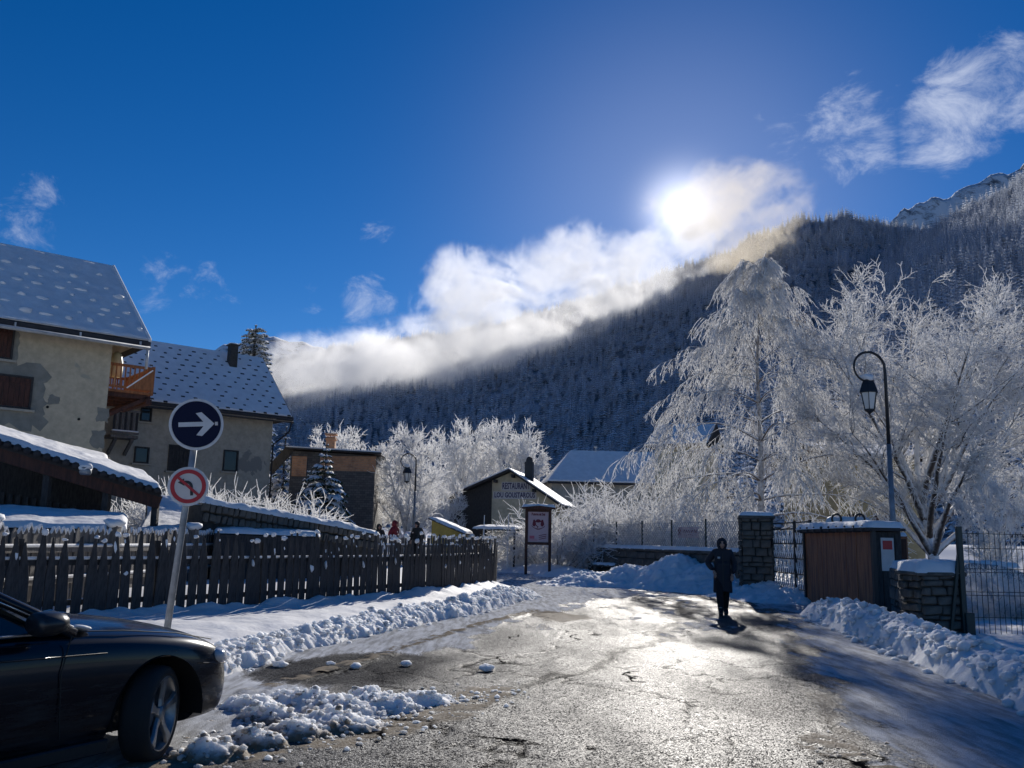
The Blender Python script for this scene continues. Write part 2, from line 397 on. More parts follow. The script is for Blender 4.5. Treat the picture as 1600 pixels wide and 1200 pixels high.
def conifer_blades(h, w, seed, whorls=11, per=7, droop=.32, cone_top=.06):
    """blade-shaped snow-laden boughs in whorls on a stem; 4 triangles a bough"""
    g = random.Random(seed); V = []; F = []
    def tri(*ps):
        b = len(V); V.extend(ps)
        F.append((b, b+1, b+2)) if len(ps) == 3 else F.extend([(b, b+1, b+2), (b, b+2, b+3)])
    for k in range(4):
        a0, a1 = k*math.pi/2, (k+1)*math.pi/2; r = .018*h
        tri((r*math.cos(a0), r*math.sin(a0), 0), (r*math.cos(a1), r*math.sin(a1), 0), (0, 0, h*.97))
    for i in range(whorls):
        f = i/(whorls-1); z = h*(.10+.86*f); rad = w*(1-f)**.85*g.uniform(.78, 1.1)+w*cone_top
        off = g.uniform(0, 6.28)
        for k in range(per):
            a = off+k*2*math.pi/per+g.uniform(-.25, .25); L = rad*g.uniform(.65, 1.12); zz = z+g.uniform(-.02, .02)*h
            ca, sa = math.cos(a), math.sin(a); wd = max(L*.27, w*.06)
            tip = (ca*L, sa*L, zz-droop*L); m1 = (ca*L*.6-sa*wd, sa*L*.6+ca*wd, zz-droop*L*.75); m2 = (ca*L*.6+sa*wd, sa*L*.6-ca*wd, zz-droop*L*.75)
            tri((0, 0, zz+.06*L), m1, tip); tri((0, 0, zz+.06*L), tip, m2)
            tri((0, 0, zz-.05*h*(1-f)), m1, m2)
    return V, F
def forest(name, grid, spacing, label, seed, clear, vis, mt='conifer_far'):
    X, Y, Z, T = grid; g = np.random.RandomState(seed)
    n, m = X.shape; pts = []; P00 = np.stack([X, Y, Z], -1)
    q = np.stack([P00[:-1, :-1], P00[1:, :-1], P00[1:, 1:], P00[:-1, 1:]], 2).reshape(-1, 4, 3)
    tq = T[:-1, :-1].reshape(-1); ok = tq < 1.02
    q = q[ok]
    area = .5*np.linalg.norm(np.cross((q[:, 2]-q[:, 0])[:, :2], (q[:, 3]-q[:, 1])[:, :2])[:, None], axis=1)
    cen = q.mean(1); d = np.hypot(cen[:, 0], cen[:, 1]); az = np.degrees(np.arctan2(cen[:, 0], cen[:, 1]))
    sp = spacing*np.clip(d/800, .9, 1.6)
    cnt = area/sp**2*((az > vis[0]) & (az < vis[1]))
    cl = fbm(cen[:, 0]/170, cen[:, 1]/170, oct=4, seed=seed+1)
    cnt = cnt*np.where(cl < clear, .12, 1.0)
    k = np.floor(cnt+g.rand(len(cnt))).astype(int); I = np.repeat(np.arange(len(q)), k); u = g.rand(len(I), 1); v = g.rand(len(I), 1)
    p = (q[I, 0]*(1-u)+q[I, 1]*u)*(1-v)+(q[I, 3]*(1-u)+q[I, 2]*u)*v
    dd = np.hypot(p[:, 0], p[:, 1]); sc = (.55+.6*g.rand(len(p)))*np.clip(dd/1100, .95, 1.45)
    p[:, 2] -= .8
    V = [p]; F = []; var = [np.zeros(len(p))]; scl = [sc]; base = len(p)
    for kk in range(5):
        v_, f_ = conifer_blades(19.0, [4.6, 5.4, 4.0, 5.9, 5.0][kk], 100+kk+seed, whorls=[9, 8, 10, 8, 9][kk], per=7)
        V.append(np.array(v_)); F.append(np.array(f_)+base); base += len(v_); var.append(np.full(len(v_), kk+1.0)); scl.append(np.ones(len(v_)))
    me = mesh_np(name, np.concatenate(V), np.concatenate(F), False, {'var': np.concatenate(var), 'sc': np.concatenate(scl)})
    o = link(name, me, M[mt])
    ng = bpy.data.node_groups.new(name, 'GeometryNodeTree')
    ng.interface.new_socket('Geometry', in_out='INPUT', socket_type='NodeSocketGeometry'); ng.interface.new_socket('Geometry', in_out='OUTPUT', socket_type='NodeSocketGeometry')
    N = ng.nodes; L = ng.links; gi = N.new('NodeGroupInput'); go = N.new('NodeGroupOutput')
    at = N.new('GeometryNodeInputNamedAttribute'); at.data_type = 'FLOAT'; at.inputs[0].default_value = 'var'
    def sel(k):
        c = N.new('FunctionNodeCompare'); c.data_type = 'FLOAT'; c.operation = 'EQUAL'; L.new(at.outputs[0], c.inputs[0]); c.inputs[1].default_value = k; c.inputs['Epsilon'].default_value = .1
        s = N.new('GeometryNodeSeparateGeometry'); s.domain = 'POINT'; L.new(gi.outputs[0], s.inputs[0]); L.new(c.outputs[0], s.inputs['Selection']); return s.outputs[0]
    pt = sel(0); g2i = N.new('GeometryNodeGeometryToInstance')
    for kk in range(5): L.new(sel(kk+1), g2i.inputs[0])
    iop = N.new('GeometryNodeInstanceOnPoints'); L.new(pt, iop.inputs['Points']); L.new(g2i.outputs[0], iop.inputs['Instance']); iop.inputs['Pick Instance'].default_value = True
    ri = N.new('FunctionNodeRandomValue'); ri.data_type = 'INT'; ri.inputs[4].default_value = 0; ri.inputs[5].default_value = 4; L.new(ri.outputs[2], iop.inputs['Instance Index'])
    rz = N.new('FunctionNodeRandomValue'); rz.data_type = 'FLOAT_VECTOR'; rz.inputs[0].default_value = (-.04, -.04, 0); rz.inputs[1].default_value = (.04, .04, 6.28); rz.inputs['Seed'].default_value = 3
    L.new(rz.outputs[0], iop.inputs['Rotation'])
    a2 = N.new('GeometryNodeInputNamedAttribute'); a2.data_type = 'FLOAT'; a2.inputs[0].default_value = 'sc'; L.new(a2.outputs[0], iop.inputs['Scale'])
    L.new(iop.outputs[0], go.inputs[0])
    md = o.modifiers.new('scatter', 'NODES'); md.node_group = ng
    prop(o, label, 'forest', kind='stuff'); print(name, len(p)); return o
forest('mountain_forest', gm, 8.5, 'dense frosted conifer forest covering the shaded mountainside', 5, .28, (-19, 36))
forest('spur_forest', gs, 6.6, 'pale frosted larch forest on the nearer spur right of the peak', 6, .25, (10, 38), 'conifer_spur')

# ---------------------------------------------------------------- clouds on the mountain
def cloud_mat(dens, sun_tint=0.0, thr=.5):
    m = bpy.data.materials.new('cloud'); m.use_nodes = True; t = NT(m.node_tree); t.n.clear()
    out = t.add('ShaderNodeOutputMaterial'); tcn = t.add('ShaderNodeTexCoord')
    pos = t.add('ShaderNodeNewGeometry').outputs['Position']
    r = t.vmath('LENGTH', tcn.outputs['Object'], out='Value')
    n = t.math('ADD', t.math('MULTIPLY', t.noise(pos, .0062, 9, .62, .9), .75), t.math('MULTIPLY', t.noise(pos, .024, 7, .68, .6), .32))
    e = t.math('SUBTRACT', 1.0, t.math('POWER', r, 1.5))
    v = t.math('ADD', t.math('MULTIPLY', e, .85), t.math('MULTIPLY', t.math('SUBTRACT', n, .5), 4.4))
    d = t.math('MULTIPLY', t.ramp(v, thr-.16, thr+.34, 0, dens), t.ramp(r, .72, .98, 1, 0))
    col = (1, 1-.10*sun_tint, 1-.28*sun_tint, 1)  # warm light near the sun painted into the cloud's scatter colour
    pv = t.add('ShaderNodeVolumePrincipled', Color=col, Density=d, Anisotropy=.27)
    t.put(out.inputs['Volume'], pv.outputs[0]); return m
CM = [cloud_mat(.014, thr=.42), cloud_mat(.0115, thr=.62), cloud_mat(.0075, .9, .62)]
icom = bmesh.new(); bmesh.ops.create_icosphere(icom, subdivisions=3, radius=1.0); icm = bpy.data.meshes.new('cloud'); icom.to_mesh(icm); icom.free()
CL = [('long white cloud bank lying low on the mountainside at its far end', 530, 580, 135, 56, 1850, -.06, 0), ('white cloud bank lying across the middle of the mountainside', 680, 555, 170, 62, 1700, -.16, 0),
      ('cloud band sinking over the forest above the restaurant roof', 850, 520, 190, 54, 1600, -.42, 0), ('tall puffy cloud rising from the middle of the bank', 730, 452, 95, 62, 1750, -.3, 1),
      ('ragged cloud torn along the ridge below the sun', 890, 418, 130, 60, 1700, -.32, 1), ('cloud streaming over the ridge just under the sun', 1020, 415, 130, 62, 1560, -.4, 1),
      ('glowing cloud in front of the sun above the ridge', 1135, 322, 135, 62, 1500, .05, 2), ('thin cloud scrap hanging below the sun cloud', 1160, 392, 110, 30, 1350, -.1, 2)]
for (lab, px, py, hw, hh, D, tilt, k) in CL:
    c = P(px, py, D); s = c.length/FPX
    me = icm.copy(); me.materials.clear(); me.materials.append(CM[k])
    o = link('cloud', me, None, None, c, (0, -tilt*-1 if False else tilt, -math.atan2(c.x, c.y)), (hw*s*1.25, max(hh*s*1.4, 70), hh*s*1.35))
    prop(o, lab, 'cloud', 'clouds along the mountain ridge', 'stuff')
# ---------------------------------------------------------------- road
def poly_x(pts, y):                      # x of a polyline at y (points sorted by y)
    return np.interp(y, [p[1] for p in pts], [p[0] for p in pts])
def pxline(pp, z=0.0): return sorted([(G(a, b, z).x, G(a, b, z).y) for a, b in pp], key=lambda q: q[1])
RIDGE_L = pxline([(200, 1130), (345, 1067), (480, 1022), (640, 985), (760, 960), (850, 935)])      # road-side foot of the left bank
PACK_L = pxline([(150, 1190), (345, 1090), (460, 1060), (560, 1032), (690, 1000), (830, 962), (960, 928), (1000, 905)])
RIDGE_R = pxline([(1235, 962), (1300, 990), (1400, 1038), (1500, 1085), (1600, 1132), (1750, 1200)])
PACK_R = pxline([(1215, 958), (1232, 1000), (1262, 1060), (1300, 1120), (1350, 1200), (1420, 1290)])
def segdist(X, Y, pts):
    d = np.full(X.shape, 1e9)
    for (ax, ay), (bx, by) in zip(pts[:-1], pts[1:]):
        vx, vy = bx-ax, by-ay; t = np.clip(((X-ax)*vx+(Y-ay)*vy)/(vx*vx+vy*vy+1e-9), 0, 1)
        d = np.minimum(d, np.hypot(X-ax-t*vx, Y-ay-t*vy))
    return d
xs = np.concatenate([np.arange(-6.5, 9.51, .05)]); ys = np.concatenate([np.arange(1.2, 16, .05), np.arange(16, 30, .09), np.arange(30, 62, .25)])
X, Y = np.meshgrid(xs, ys, indexing='ij')
nz1 = fbm(X*1.1, Y*.55, oct=5, seed=61); nz2 = fbm(X*3.5, Y*1.3, oct=4, seed=62); nzf = fbm(X*9, Y*9, oct=3, seed=63)
road_z = gz(X*0+5, Y)
dl = X-poly_x(PACK_L, Y)                 # >0 on the bare side
snow = 1-sstep(-.5, .45, dl-.35+(nz1-.5)*2.2+(nz2-.5)*1.0)
snow *= 1-.0*Y
dr = poly_x(PACK_R, Y)-X
snr = (1-sstep(-.9, .5, dr+(nz2-.5)*1.1+(nz1-.5)*.8))*(.62+.5*fbm(X*2.6+Y*.35, Y*.25, oct=4, seed=70))
snow = np.maximum(snow, snr)
far = sstep(21, 30, Y)*(.25+.75*sstep(.42, .62, fbm(X*.8, Y*.3, oct=5, seed=64)))*(.8)
snow = np.maximum(snow, far*sstep(.35, .65, nz2+.1))
# thin skin of ice and snow in patches over the bare road
thin = sstep(.56, .72, fbm(X*1.6, Y*.8, oct=5, seed=75))*sstep(11, 17, Y)*.55*sstep(-.4, 1.5, dl)
snow = np.maximum(snow, thin)
# slush and grit
isl = pxline([(250, 1195), (420, 1172), (560, 1150), (700, 1118), (770, 1080)])
slush = (1-sstep(.05, .55, segdist(X, Y, isl)+(nz2-.5)*.5))*sstep(.35, .6, nzf+.12)
sp = G(865, 964); grit = 1-sstep(.35, 1.0, np.hypot((X-sp.x)/1.05, (Y-sp.y)/1.7)+(nz2-.5)*.8)
slush = np.maximum(slush, grit*.8)
trk = pxline([(400, 1082), (520, 1045), (640, 1012), (730, 985), (840, 955)]); td = segdist(X, Y, trk); slush = np.maximum(slush, (1-sstep(.08, .2, td))*(.35+.5*sstep(.4, .6, nzf))); tread = (1-sstep(.1, .24, td))*nzf
sp2 = G(1310, 1175); slush = np.maximum(slush, (1-sstep(.2, 1.0, np.hypot((X-sp2.x)/.6, (Y-sp2.y)/1.1)+(nz2-.5)))*sstep(.45, .6, nzf))
edge = np.exp(-(dr/.28)**2)*sstep(.4, .6, nz2); slush = np.maximum(slush, edge*.6)
# melt-water runs and cracks: where the film of water is smooth
run = pxline([(760, 1100), (830, 1075), (900, 1050), (960, 1020), (1020, 1000), (1075, 962), (1050, 935)])
wet = 1-sstep(.02, .26, segdist(X+(nz2-.5)*.7, Y+(nz1-.5)*1.2, run))
wet = np.maximum(wet, .0*sstep(.60, .68, fbm(X*1.3, Y*.5, oct=4, seed=80))*(1-sstep(20, 30, Y)))
darkp = 1-sstep(.3, 1.1, np.hypot((X-G(560, 1045).x)/1.4, (Y-G(560, 1045).y)/1.6)+(nz1-.5)*1.2)
snow *= 1-.95*darkp*(dl > -1.0); wet = np.maximum(wet, darkp*.85)
cr = np.abs(fbm(X*.75, Y*.42, oct=4, seed=90)-.5); crack = (1-sstep(.0, .012, cr))
cr2 = np.abs(fbm(X*1.5+7, Y*1.0, oct=4, seed=91)-.5); crack = np.maximum(crack, (1-sstep(0, .012, cr2))*.8*sstep(.5, .6, nz1))
Z = road_z+.004+tread*.035+snow*.02*(.5+nzf)+slush*.018*(nzf)-crack*.012*(1-snow)+(nz1-.5)*.03
def road_mat():
    m = bpy.data.materials.new('wet_road'); m.use_nodes = True; t = NT(m.node_tree); b = t.n['Principled BSDF']
    co = t.add('ShaderNodeNewGeometry').outputs['Position']
    A = lambda n: t.add('ShaderNodeAttribute', attribute_name=n).outputs['Fac']
    sn, sl_, wt, ck = A('snow'), A('slush'), A('wet'), A('crack')
    wco = t.vmath('ADD', t.vmath('MULTIPLY', co, (1, .75, 1)), t.vmath('MULTIPLY', t.add('ShaderNodeTexNoise', Vector=co, Scale=1.6, Detail=5.0).outputs['Color'], (.9, .9, 0)))
    ve = t.add('ShaderNodeTexVoronoi', Vector=wco, Scale=.62); ve.feature = 'DISTANCE_TO_EDGE'
    vk = t.math('MULTIPLY', t.ramp(ve.outputs['Distance'], .006, .022, 1, 0), t.ramp(t.noise(co, .5, 2), .5, .6))
    ck = t.math('MAXIMUM', ck, vk)
    vo = t.add('ShaderNodeTexVoronoi', Vector=co, Scale=105.0); agg = vo.outputs['Distance']; aggc = t.add('ShaderNodeSeparateColor', Color=vo.outputs['Color']).outputs[0]
    fine = t.noise(co, 38, 4, .7); mid = t.noise(co, 7, 5, .65); grain = t.noise(co, 120, 2, .6)
    st = t.noise(t.vmath('MULTIPLY', co, (7, 1.1, 7)), 1.3, 5, .65)
    asph = t.mix(t.math('MULTIPLY', t.math('ADD', grain, aggc), .5), (.014, .014, .016, 1), (.13, .125, .12, 1))
    sf = t.ramp(t.math('ADD', sn, t.math('ADD', t.math('MULTIPLY', t.math('SUBTRACT', fine, .5), .8), t.math('MULTIPLY', t.math('SUBTRACT', st, .5), .8))), .32, .68)
    packed = t.mix(t.ramp(st, .3, .65), (.42, .42, .42, 1), (.80, .82, .85, 1))
    packed = t.mix(t.ramp(mid, .62, .85, 0, .6), packed, (.30, .25, .19, 1))
    col = t.mix(sf, asph, packed)
    slf = t.ramp(t.math('ADD', sl_, t.math('MULTIPLY', t.math('SUBTRACT', fine, .5), .8)), .35, .8)
    col = t.mix(t.math('MULTIPLY', wt, t.math('SUBTRACT', 1.0, sf)), col, (.016, .016, .017, 1))
    col = t.mix(slf, col, t.mix(grain, (.13, .095, .06, 1), (.42, .36, .27, 1)))
    col = t.mix(t.math('MULTIPLY', ck, t.math('SUBTRACT', 1.0, sf)), col, (.006, .006, .007, 1))
    t.put(b.inputs['Base Color'], col)
    ro = t.math('ADD', .36, t.math('MULTIPLY', mid, .22))
    ro = t.math('ADD', ro, t.math('MULTIPLY', wt, .12)); ro = t.math('ADD', ro, t.math('MULTIPLY', t.math('MAXIMUM', sf, slf), .28), clamp=True)
    t.put(b.inputs['Roughness'], ro)
    film = t.ramp(t.math('ADD', t.math('ADD', t.math('MULTIPLY', aggc, .55), t.math('MULTIPLY', grain, .35)), t.math('ADD', t.math('MULTIPLY', mid, .5), t.math('MULTIPLY', wt, .0))), .63, .94)
    film = t.math('MULTIPLY', film, t.ramp(t.noise(t.vmath('MULTIPLY', co, (1.0, .38, 1)), .95, 5, .6, .4), .34, .62, .22, 1.0))
    t.put(b.inputs['Specular IOR Level'], t.math('MULTIPLY', t.math('MULTIPLY', t.math('MULTIPLY', film, t.math('SUBTRACT', 1.0, t.math('MULTIPLY', wt, .8))), t.math('SUBTRACT', 1.0, ck)), t.math('SUBTRACT', .40, t.math('MULTIPLY', sf, .35))))
    h = t.math('ADD', t.math('MULTIPLY', fine, .8), t.math('ADD', t.math('MULTIPLY', agg, -.9), t.math('MULTIPLY', aggc, .35))); h = t.math('ADD', h, t.math('MULTIPLY', mid, 1.2))
    h = t.math('MULTIPLY', h, t.math('ADD', 1.0, t.math('MULTIPLY', sf, 2.8)))
    bs = t.math('ADD', .85, t.math('MULTIPLY', wt, -.83), clamp=True)
    t.put(b.inputs['Normal'], t.add('ShaderNodeBump', Strength=bs, Distance=.007, Height=h))
    return m
M['road'] = road_mat()
prop(link('road', grid_mesh('road', X, Y, Z, attrs=dict(snow=snow, slush=slush, wet=wet, crack=crack)), M['road']), kind='structure')

# ---------------------------------------------------------------- snow banks
def snow_patch(name, label, xr, yr, res, hf, dirtf=None, mt='snow_dirty', base=None):
    X, Y = np.meshgrid(np.arange(xr[0], xr[1], res), np.arange(yr[0], yr[1], res), indexing='ij')
    H = hf(X, Y); Z = (gz(X*0+5, Y) if base is None else base(X, Y))+H
    keep = H > -.015
    dirt = dirtf(X, Y, H) if dirtf else X*0
    o = link(name, grid_mesh(name, X, Y, Z, keep, dict(dirt=dirt)), M[mt]); prop(o, label, 'snow', kind='stuff'); return o
def rough_snow(X, Y, s=1.0, seed=0):
    return (lumps(X, Y, .36*s, seed, .22)*.5+lumps(X, Y, .17*s, seed+20, .55)*.55+lumps(X, Y, .09*s, seed+40, .75)*.7+(fbm(X*7/s, Y*7/s, oct=4, seed=seed+80)-.5)*.12*s+(fbm(X*2/s, Y*2/s, oct=4, seed=seed+60)-.5)*.16*s)
def bank_left(X, Y):
    xf = poly_x(RIDGE_L, Y); d = xf-X; amp = np.interp(Y, [6, 9, 12, 19, 23, 26.5, 28], [.10, .24, .24, .30, .42, .20, -.2])
    prof = np.exp(-((d-.62)/.40)**2)*amp
    taper = sstep(0, .28, d+.25*(fbm(X*1.6, Y*1.6, oct=3, seed=5)-.5))
    return np.where(d > -.6, taper*(prof*.8+.04+rough_snow(X, Y, .8, 2)*(.45+1.3*prof)), -.2)*1.0-(1-taper)*.1-sstep(1.2, 1.9, d)*.5
snow_patch('snow_bank', 'lumpy ploughed snow ridge along the left edge of the road before the fence', (-5.6, 2.2), (7.0, 28.5), .021, bank_left, lambda X, Y, H: .18*(1-sstep(0, .12, H)))
def verge(X, Y):
    d = poly_x(RIDGE_L, np.clip(Y, 7, 26))-X
    return .07+.16*sstep(.6, 2.6, d)+(fbm(X*.9, Y*.9, oct=4, seed=8)-.5)*.12+(fbm(X*5, Y*5, oct=2, seed=9)-.5)*.03-(1-sstep(.3, .8, d))*.5-.5*(X < fence_x(Y)-1.6)-.4*sstep(30.6, 32, Y)+.10*np.exp(-((X-fence_x(Y))/.35)**2)*fbm(X*3, Y*3, seed=4)*2
snow_patch('snow_verge', 'smooth shaded snow strip at the foot of the dark picket fence', (-11, 1.6), (6, 33), .085, verge, None, 'snow')
def bank_right(X, Y):
    xf = poly_x(RIDGE_R, Y); d = X-xf; amp = np.interp(Y, [3, 8, 14, 19, 21.5, 22.3], [.26, .30, .40, .46, .28, -.3])
    prof = np.exp(-((d-.75)/.55)**2)*amp; taper = sstep(0, .45, d+.3*(fbm(X*1.3, Y*1.3, oct=3, seed=15)-.5))
    return np.where(d > -.6, taper*(prof+.03+rough_snow(X, Y, .8, 12)*(.25+.8*prof))+.10*sstep(1.2, 2.2, d)*(X < 20), -.2)-(1-taper)*.1
snow_patch('snow_bank', 'blue shaded snow ridge along the right edge of the road by the stone post', (3.8, 13), (4.0, 23), .034, bank_right, lambda X, Y, H: .12*(1-sstep(0, .1, H)))
HEAP = [(920, 893, 34, .55), (985, 880, 34, .8), (1060, 864, 33, 1.22), (1105, 880, 32, .95), (1150, 893, 30.5, .62), (1200, 905, 28.5, .55), (1250, 925, 26.5, .45)]
def heap(X, Y):
    h = np.full(X.shape, -.25)
    for (px, py, D, hh) in HEAP:
        p = P(px, py, D); h = np.maximum(h, hh*1.12*np.exp(-(((X-p.x)/1.6)**2+((Y-p.y)/1.6)**2))-.12)
    return h+(rough_snow(X, Y, 1.0, 33)*.9-.04)*sstep(-.12, .15, h)
snow_patch('snow_heap', 'big ploughed snow heap piled against the low stone wall', (1.0, 11), (23.5, 38), .06, heap, lambda X, Y, H: .1*(1-sstep(0, .15, H)))
def far_edge(X, Y):
    h = np.full(X.shape, -.2)
    for (px, py, D, hh, w_) in [(800, 868, 44, .45, 2.2), (850, 872, 42, .35, 2.0), (895, 880, 40, .3, 1.6), (930, 885, 38, .3, 1.4), (750, 862, 47, .5, 2.4)]:
        p = P(px, py, D); h = np.maximum(h, hh*1.3*np.exp(-(((X-p.x)/w_)**2+((Y-p.y)/1.5)**2))-.1)
    return h+rough_snow(X, Y, 1.4, 43)*.4*sstep(-.1, .15, h)
snow_patch('snow_edge', 'low snow edge across the far bend of the road under the notice board', (-4, 7), (34, 51), .1, far_edge, None, 'snow')
ISL = [(400, 1108, .42), (470, 1103, .5), (540, 1115, .45), (600, 1108, .42), (660, 1098, .38), (520, 1135, .5), (420, 1125, .3), (330, 1185, .3), (390, 1165, .32), (460, 1150, .35), (570, 1095, .3)]
def island(X, Y):
    h = np.full(X.shape, -.2)
    for (px, py, w_) in ISL:
        p = G(px, py); h = np.maximum(h, .22*np.exp(-(((X-p.x)/w_)**2+((Y-p.y)/(w_*.8))**2))-.085)
    return h+(rough_snow(X, Y, .55, 53)*.75-.02)*sstep(-.09, .06, h)
snow_patch('snow_patch', 'broken patch of dirty snow lumps on the road beside the dark car', (-3.6, .3), (6.3, 10.6), .02, island, lambda X, Y, H: .85*sstep(.0, 1.0, (9.1-Y-.35*(X+2))/1.5)*(1-sstep(.02, .16, H))+.25*(1-sstep(0, .06, H)))

# loose clods of snow
def clod_variants(n=5, sub=2):
    out = []
    for k in range(n):
        bm = bmesh.new(); bmesh.ops.create_icosphere(bm, subdivisions=sub, radius=1.0)
        co = np.array([v.co[:] for v in bm.verts]); f = .45+1.1*fbm(co[:, 0]*1.9+9*k+20, co[:, 1]*1.9+20, co[:, 2]*1.9+20, oct=4, seed=k)
        for v, s in zip(bm.verts, f): v.co *= s; v.co.z *= .8
        me = bpy.data.meshes.new('snow_clod'); bm.to_mesh(me); bm.free(); me.polygons.foreach_set('use_smooth', [True]*len(me.polygons)); me.materials.append(M['snow_dirty']); out.append(me)
    return out
CLOD = clod_variants(5, 3); 
def scatter_clods(name, label, pts, sub=1):
    base = clod_variants(4, sub); VS = [np.array([v.co[:] for v in m.vertices]) for m in base]; FS = [np.array([p.vertices[:] for p in m.polygons]) for m in base]
    V = []; F = []; b = 0; dirt = []
    for (x, y, z, s, dt) in pts:
        k = rnd.randrange(4); a = rnd.uniform(0, 6.28); c, sn_ = math.cos(a), math.sin(a); v = VS[k]*s*np.array([1, rnd.uniform(.7, 1.1), rnd.uniform(.7, 1)])
        V.append(np.stack([v[:, 0]*c-v[:, 1]*sn_+x, v[:, 0]*sn_+v[:, 1]*c+y, v[:, 2]+z], -1)); F.append(FS[k]+b); b += len(v); dirt.append(np.full(len(v), dt))
    o = link(name, mesh_np(name, np.concatenate(V), np.concatenate(F), True, {'dirt': np.concatenate(dirt)}), M['snow_dirty']); prop(o, label, 'snow', kind='stuff')
g0 = np.random.RandomState(4)
def zip5(x, y, z, s, d): return list(zip(x.tolist(), y.tolist(), z.tolist(), s.tolist(), d.tolist()))
n = 1500; y = g0.uniform(8, 26, n); x = poly_x(RIDGE_L, y)-g0.normal(.45, .35, n); s = .012+.06*g0.rand(n)**3
h = bank_left(x, y); k = h > -.1                     # along the left ridge
scatter_clods('snow_clods', 'loose snow clods tumbled along the ploughed ridge before the fence', zip5(x[k], y[k], (np.maximum(h, 0)+s*.35)[k], s[k], s[k]*0))
n = 1300; I = g0.randint(len(ISL), size=n); gp = np.array([G(a, b)[:2] for a, b, c in ISL]); w_ = np.array([c for a, b, c in ISL])[I]
x = gp[I, 0]+g0.normal(0, 1, n)*w_*.75; y = gp[I, 1]+g0.normal(0, 1, n)*w_*.7; h = island(x, y); s = .008+.035*g0.rand(n)**2.5
dt = np.where(g0.rand(n) < .45*sstep(0, 1.0, (9.2-y-.35*(x+2))/1.2), .75, 0)
pts = zip5(x, y, np.maximum(h, 0)+s*.3, s, dt)
n = 500; k = g0.rand(n); s = .006+.022*g0.rand(n)**2
pts += zip5(isl[0][0]+(isl[-1][0]-isl[0][0])*k+g0.normal(0, .3, n), isl[0][1]+(isl[-1][1]-isl[0][1])*k+g0.normal(0, .25, n), s*.3+.01, s, np.where(g0.rand(n) < .5, .7, .1))
scatter_clods('slush_crumbs', 'brown and white slush crumbs around the snow patch beside the car', pts)
n = 900; y = g0.uniform(7, 21, n); x = poly_x(RIDGE_R, y)+g0.normal(.6, .45, n); h = bank_right(x, y); s = .02+.08*g0.rand(n)**2.5; k = h > -.1
pts = zip5(x[k], y[k], (np.maximum(h, 0)+s*.3)[k], s[k], s[k]*0)
for _ in range(60):
    p = G(1310+g0.normal(0, 35), 1170+g0.normal(0, 20)); q = .006+.02*g0.rand()**2; pts.append((p.x, p.y, q*.4, q, 1.0))
scatter_clods('snow_clods', 'loose snow clods on the shaded ridge at the right of the road', pts)
for (px, py, s, lab) in [(437, 1042, .075, 'grey snow clod on the wet asphalt below the ploughed ridge'), (556, 1044, .06, 'small snow clod lying on dark wet asphalt with a short shadow'),
                         (635, 1040, .065, 'pale round snow clod alone on the dark wet patch'), (760, 1048, .075, 'dark lump of dirty ice on the bright road by the melt water'),
                         (517, 1040, .05, 'tiny snow clod between two larger ones on the asphalt')]:
    p = G(px, py); o = link('snow_clod', CLOD[rnd.randrange(5)].copy(), None, None, (p.x, p.y, s*.45), (0, 0, rnd.uniform(0, 6)), (s*1.3, s, s*.75))
    prop(o, lab, 'snow clod', 'stray snow clods on the asphalt')
# ---------------------------------------------------------------- frosted trees
class Twigs:                             # thin branch segments, three-sided
    def __init__(s): s.a = []; s.b = []; s.r = []; s.q = []; s.fr = []
    def seg(s, a, b, r0, r1, fr): s.a.append(a); s.b.append(b); s.r.append(r0); s.q.append(r1); s.fr.append(fr)
    def mesh(s, name, sel=None):
        a = np.array(s.a); b = np.array(s.b); r = np.array(s.r); q = np.array(s.q); fr = np.array(s.fr)
        if sel is not None: k = sel(fr); a, b, r, q, fr = a[k], b[k], r[k], q[k], fr[k]
        d = b-a; d /= np.linalg.norm(d, axis=1)[:, None]+1e-9
        u = np.cross(d, np.where(np.abs(d[:, 2:3]) > .9, [[1., 0, 0]], [[0, 0, 1.]])); u /= np.linalg.norm(u, axis=1)[:, None]+1e-9; v = np.cross(d, u)
        thick = r.max() if len(r) else 0
        n = 3 if thick < .05 else 6
        V = []
        for base, rad in ((a, r), (b, q)):
            for k in range(n):
                th = 2*math.pi*k/n+.5; V.append(base+(u*math.cos(th)+v*math.sin(th))*rad[:, None])
        V = np.stack(V, 1).reshape(-1, 3); N = len(a); off = np.arange(N)[:, None]*2*n
        F = np.concatenate([off+np.array([[k, (k+1) % n, (k+1) % n+n, k+n]]) for k in range(n)], 0)
        return mesh_np(name, V, F, n > 3, {'frost': np.repeat(fr, 2*n)})
def vadd(a, b, s=1.0): return (a[0]+b[0]*s, a[1]+b[1]*s, a[2]+b[2]*s)
def vnorm(a):
    l = math.sqrt(a[0]*a[0]+a[1]*a[1]+a[2]*a[2])+1e-9; return (a[0]/l, a[1]/l, a[2]/l)
def tilt(g, d, ang):                     # a direction at angle ang from d, random round it
    x = vnorm((g.gauss(0, 1), g.gauss(0, 1), g.gauss(0, 1))); k = x[0]*d[0]+x[1]*d[1]+x[2]*d[2]
    x = vnorm((x[0]-k*d[0], x[1]-k*d[1], x[2]-k*d[2])); c, s = math.cos(ang), math.sin(ang)
    return (d[0]*c+x[0]*s, d[1]*c+x[1]*s, d[2]*c+x[2]*s)
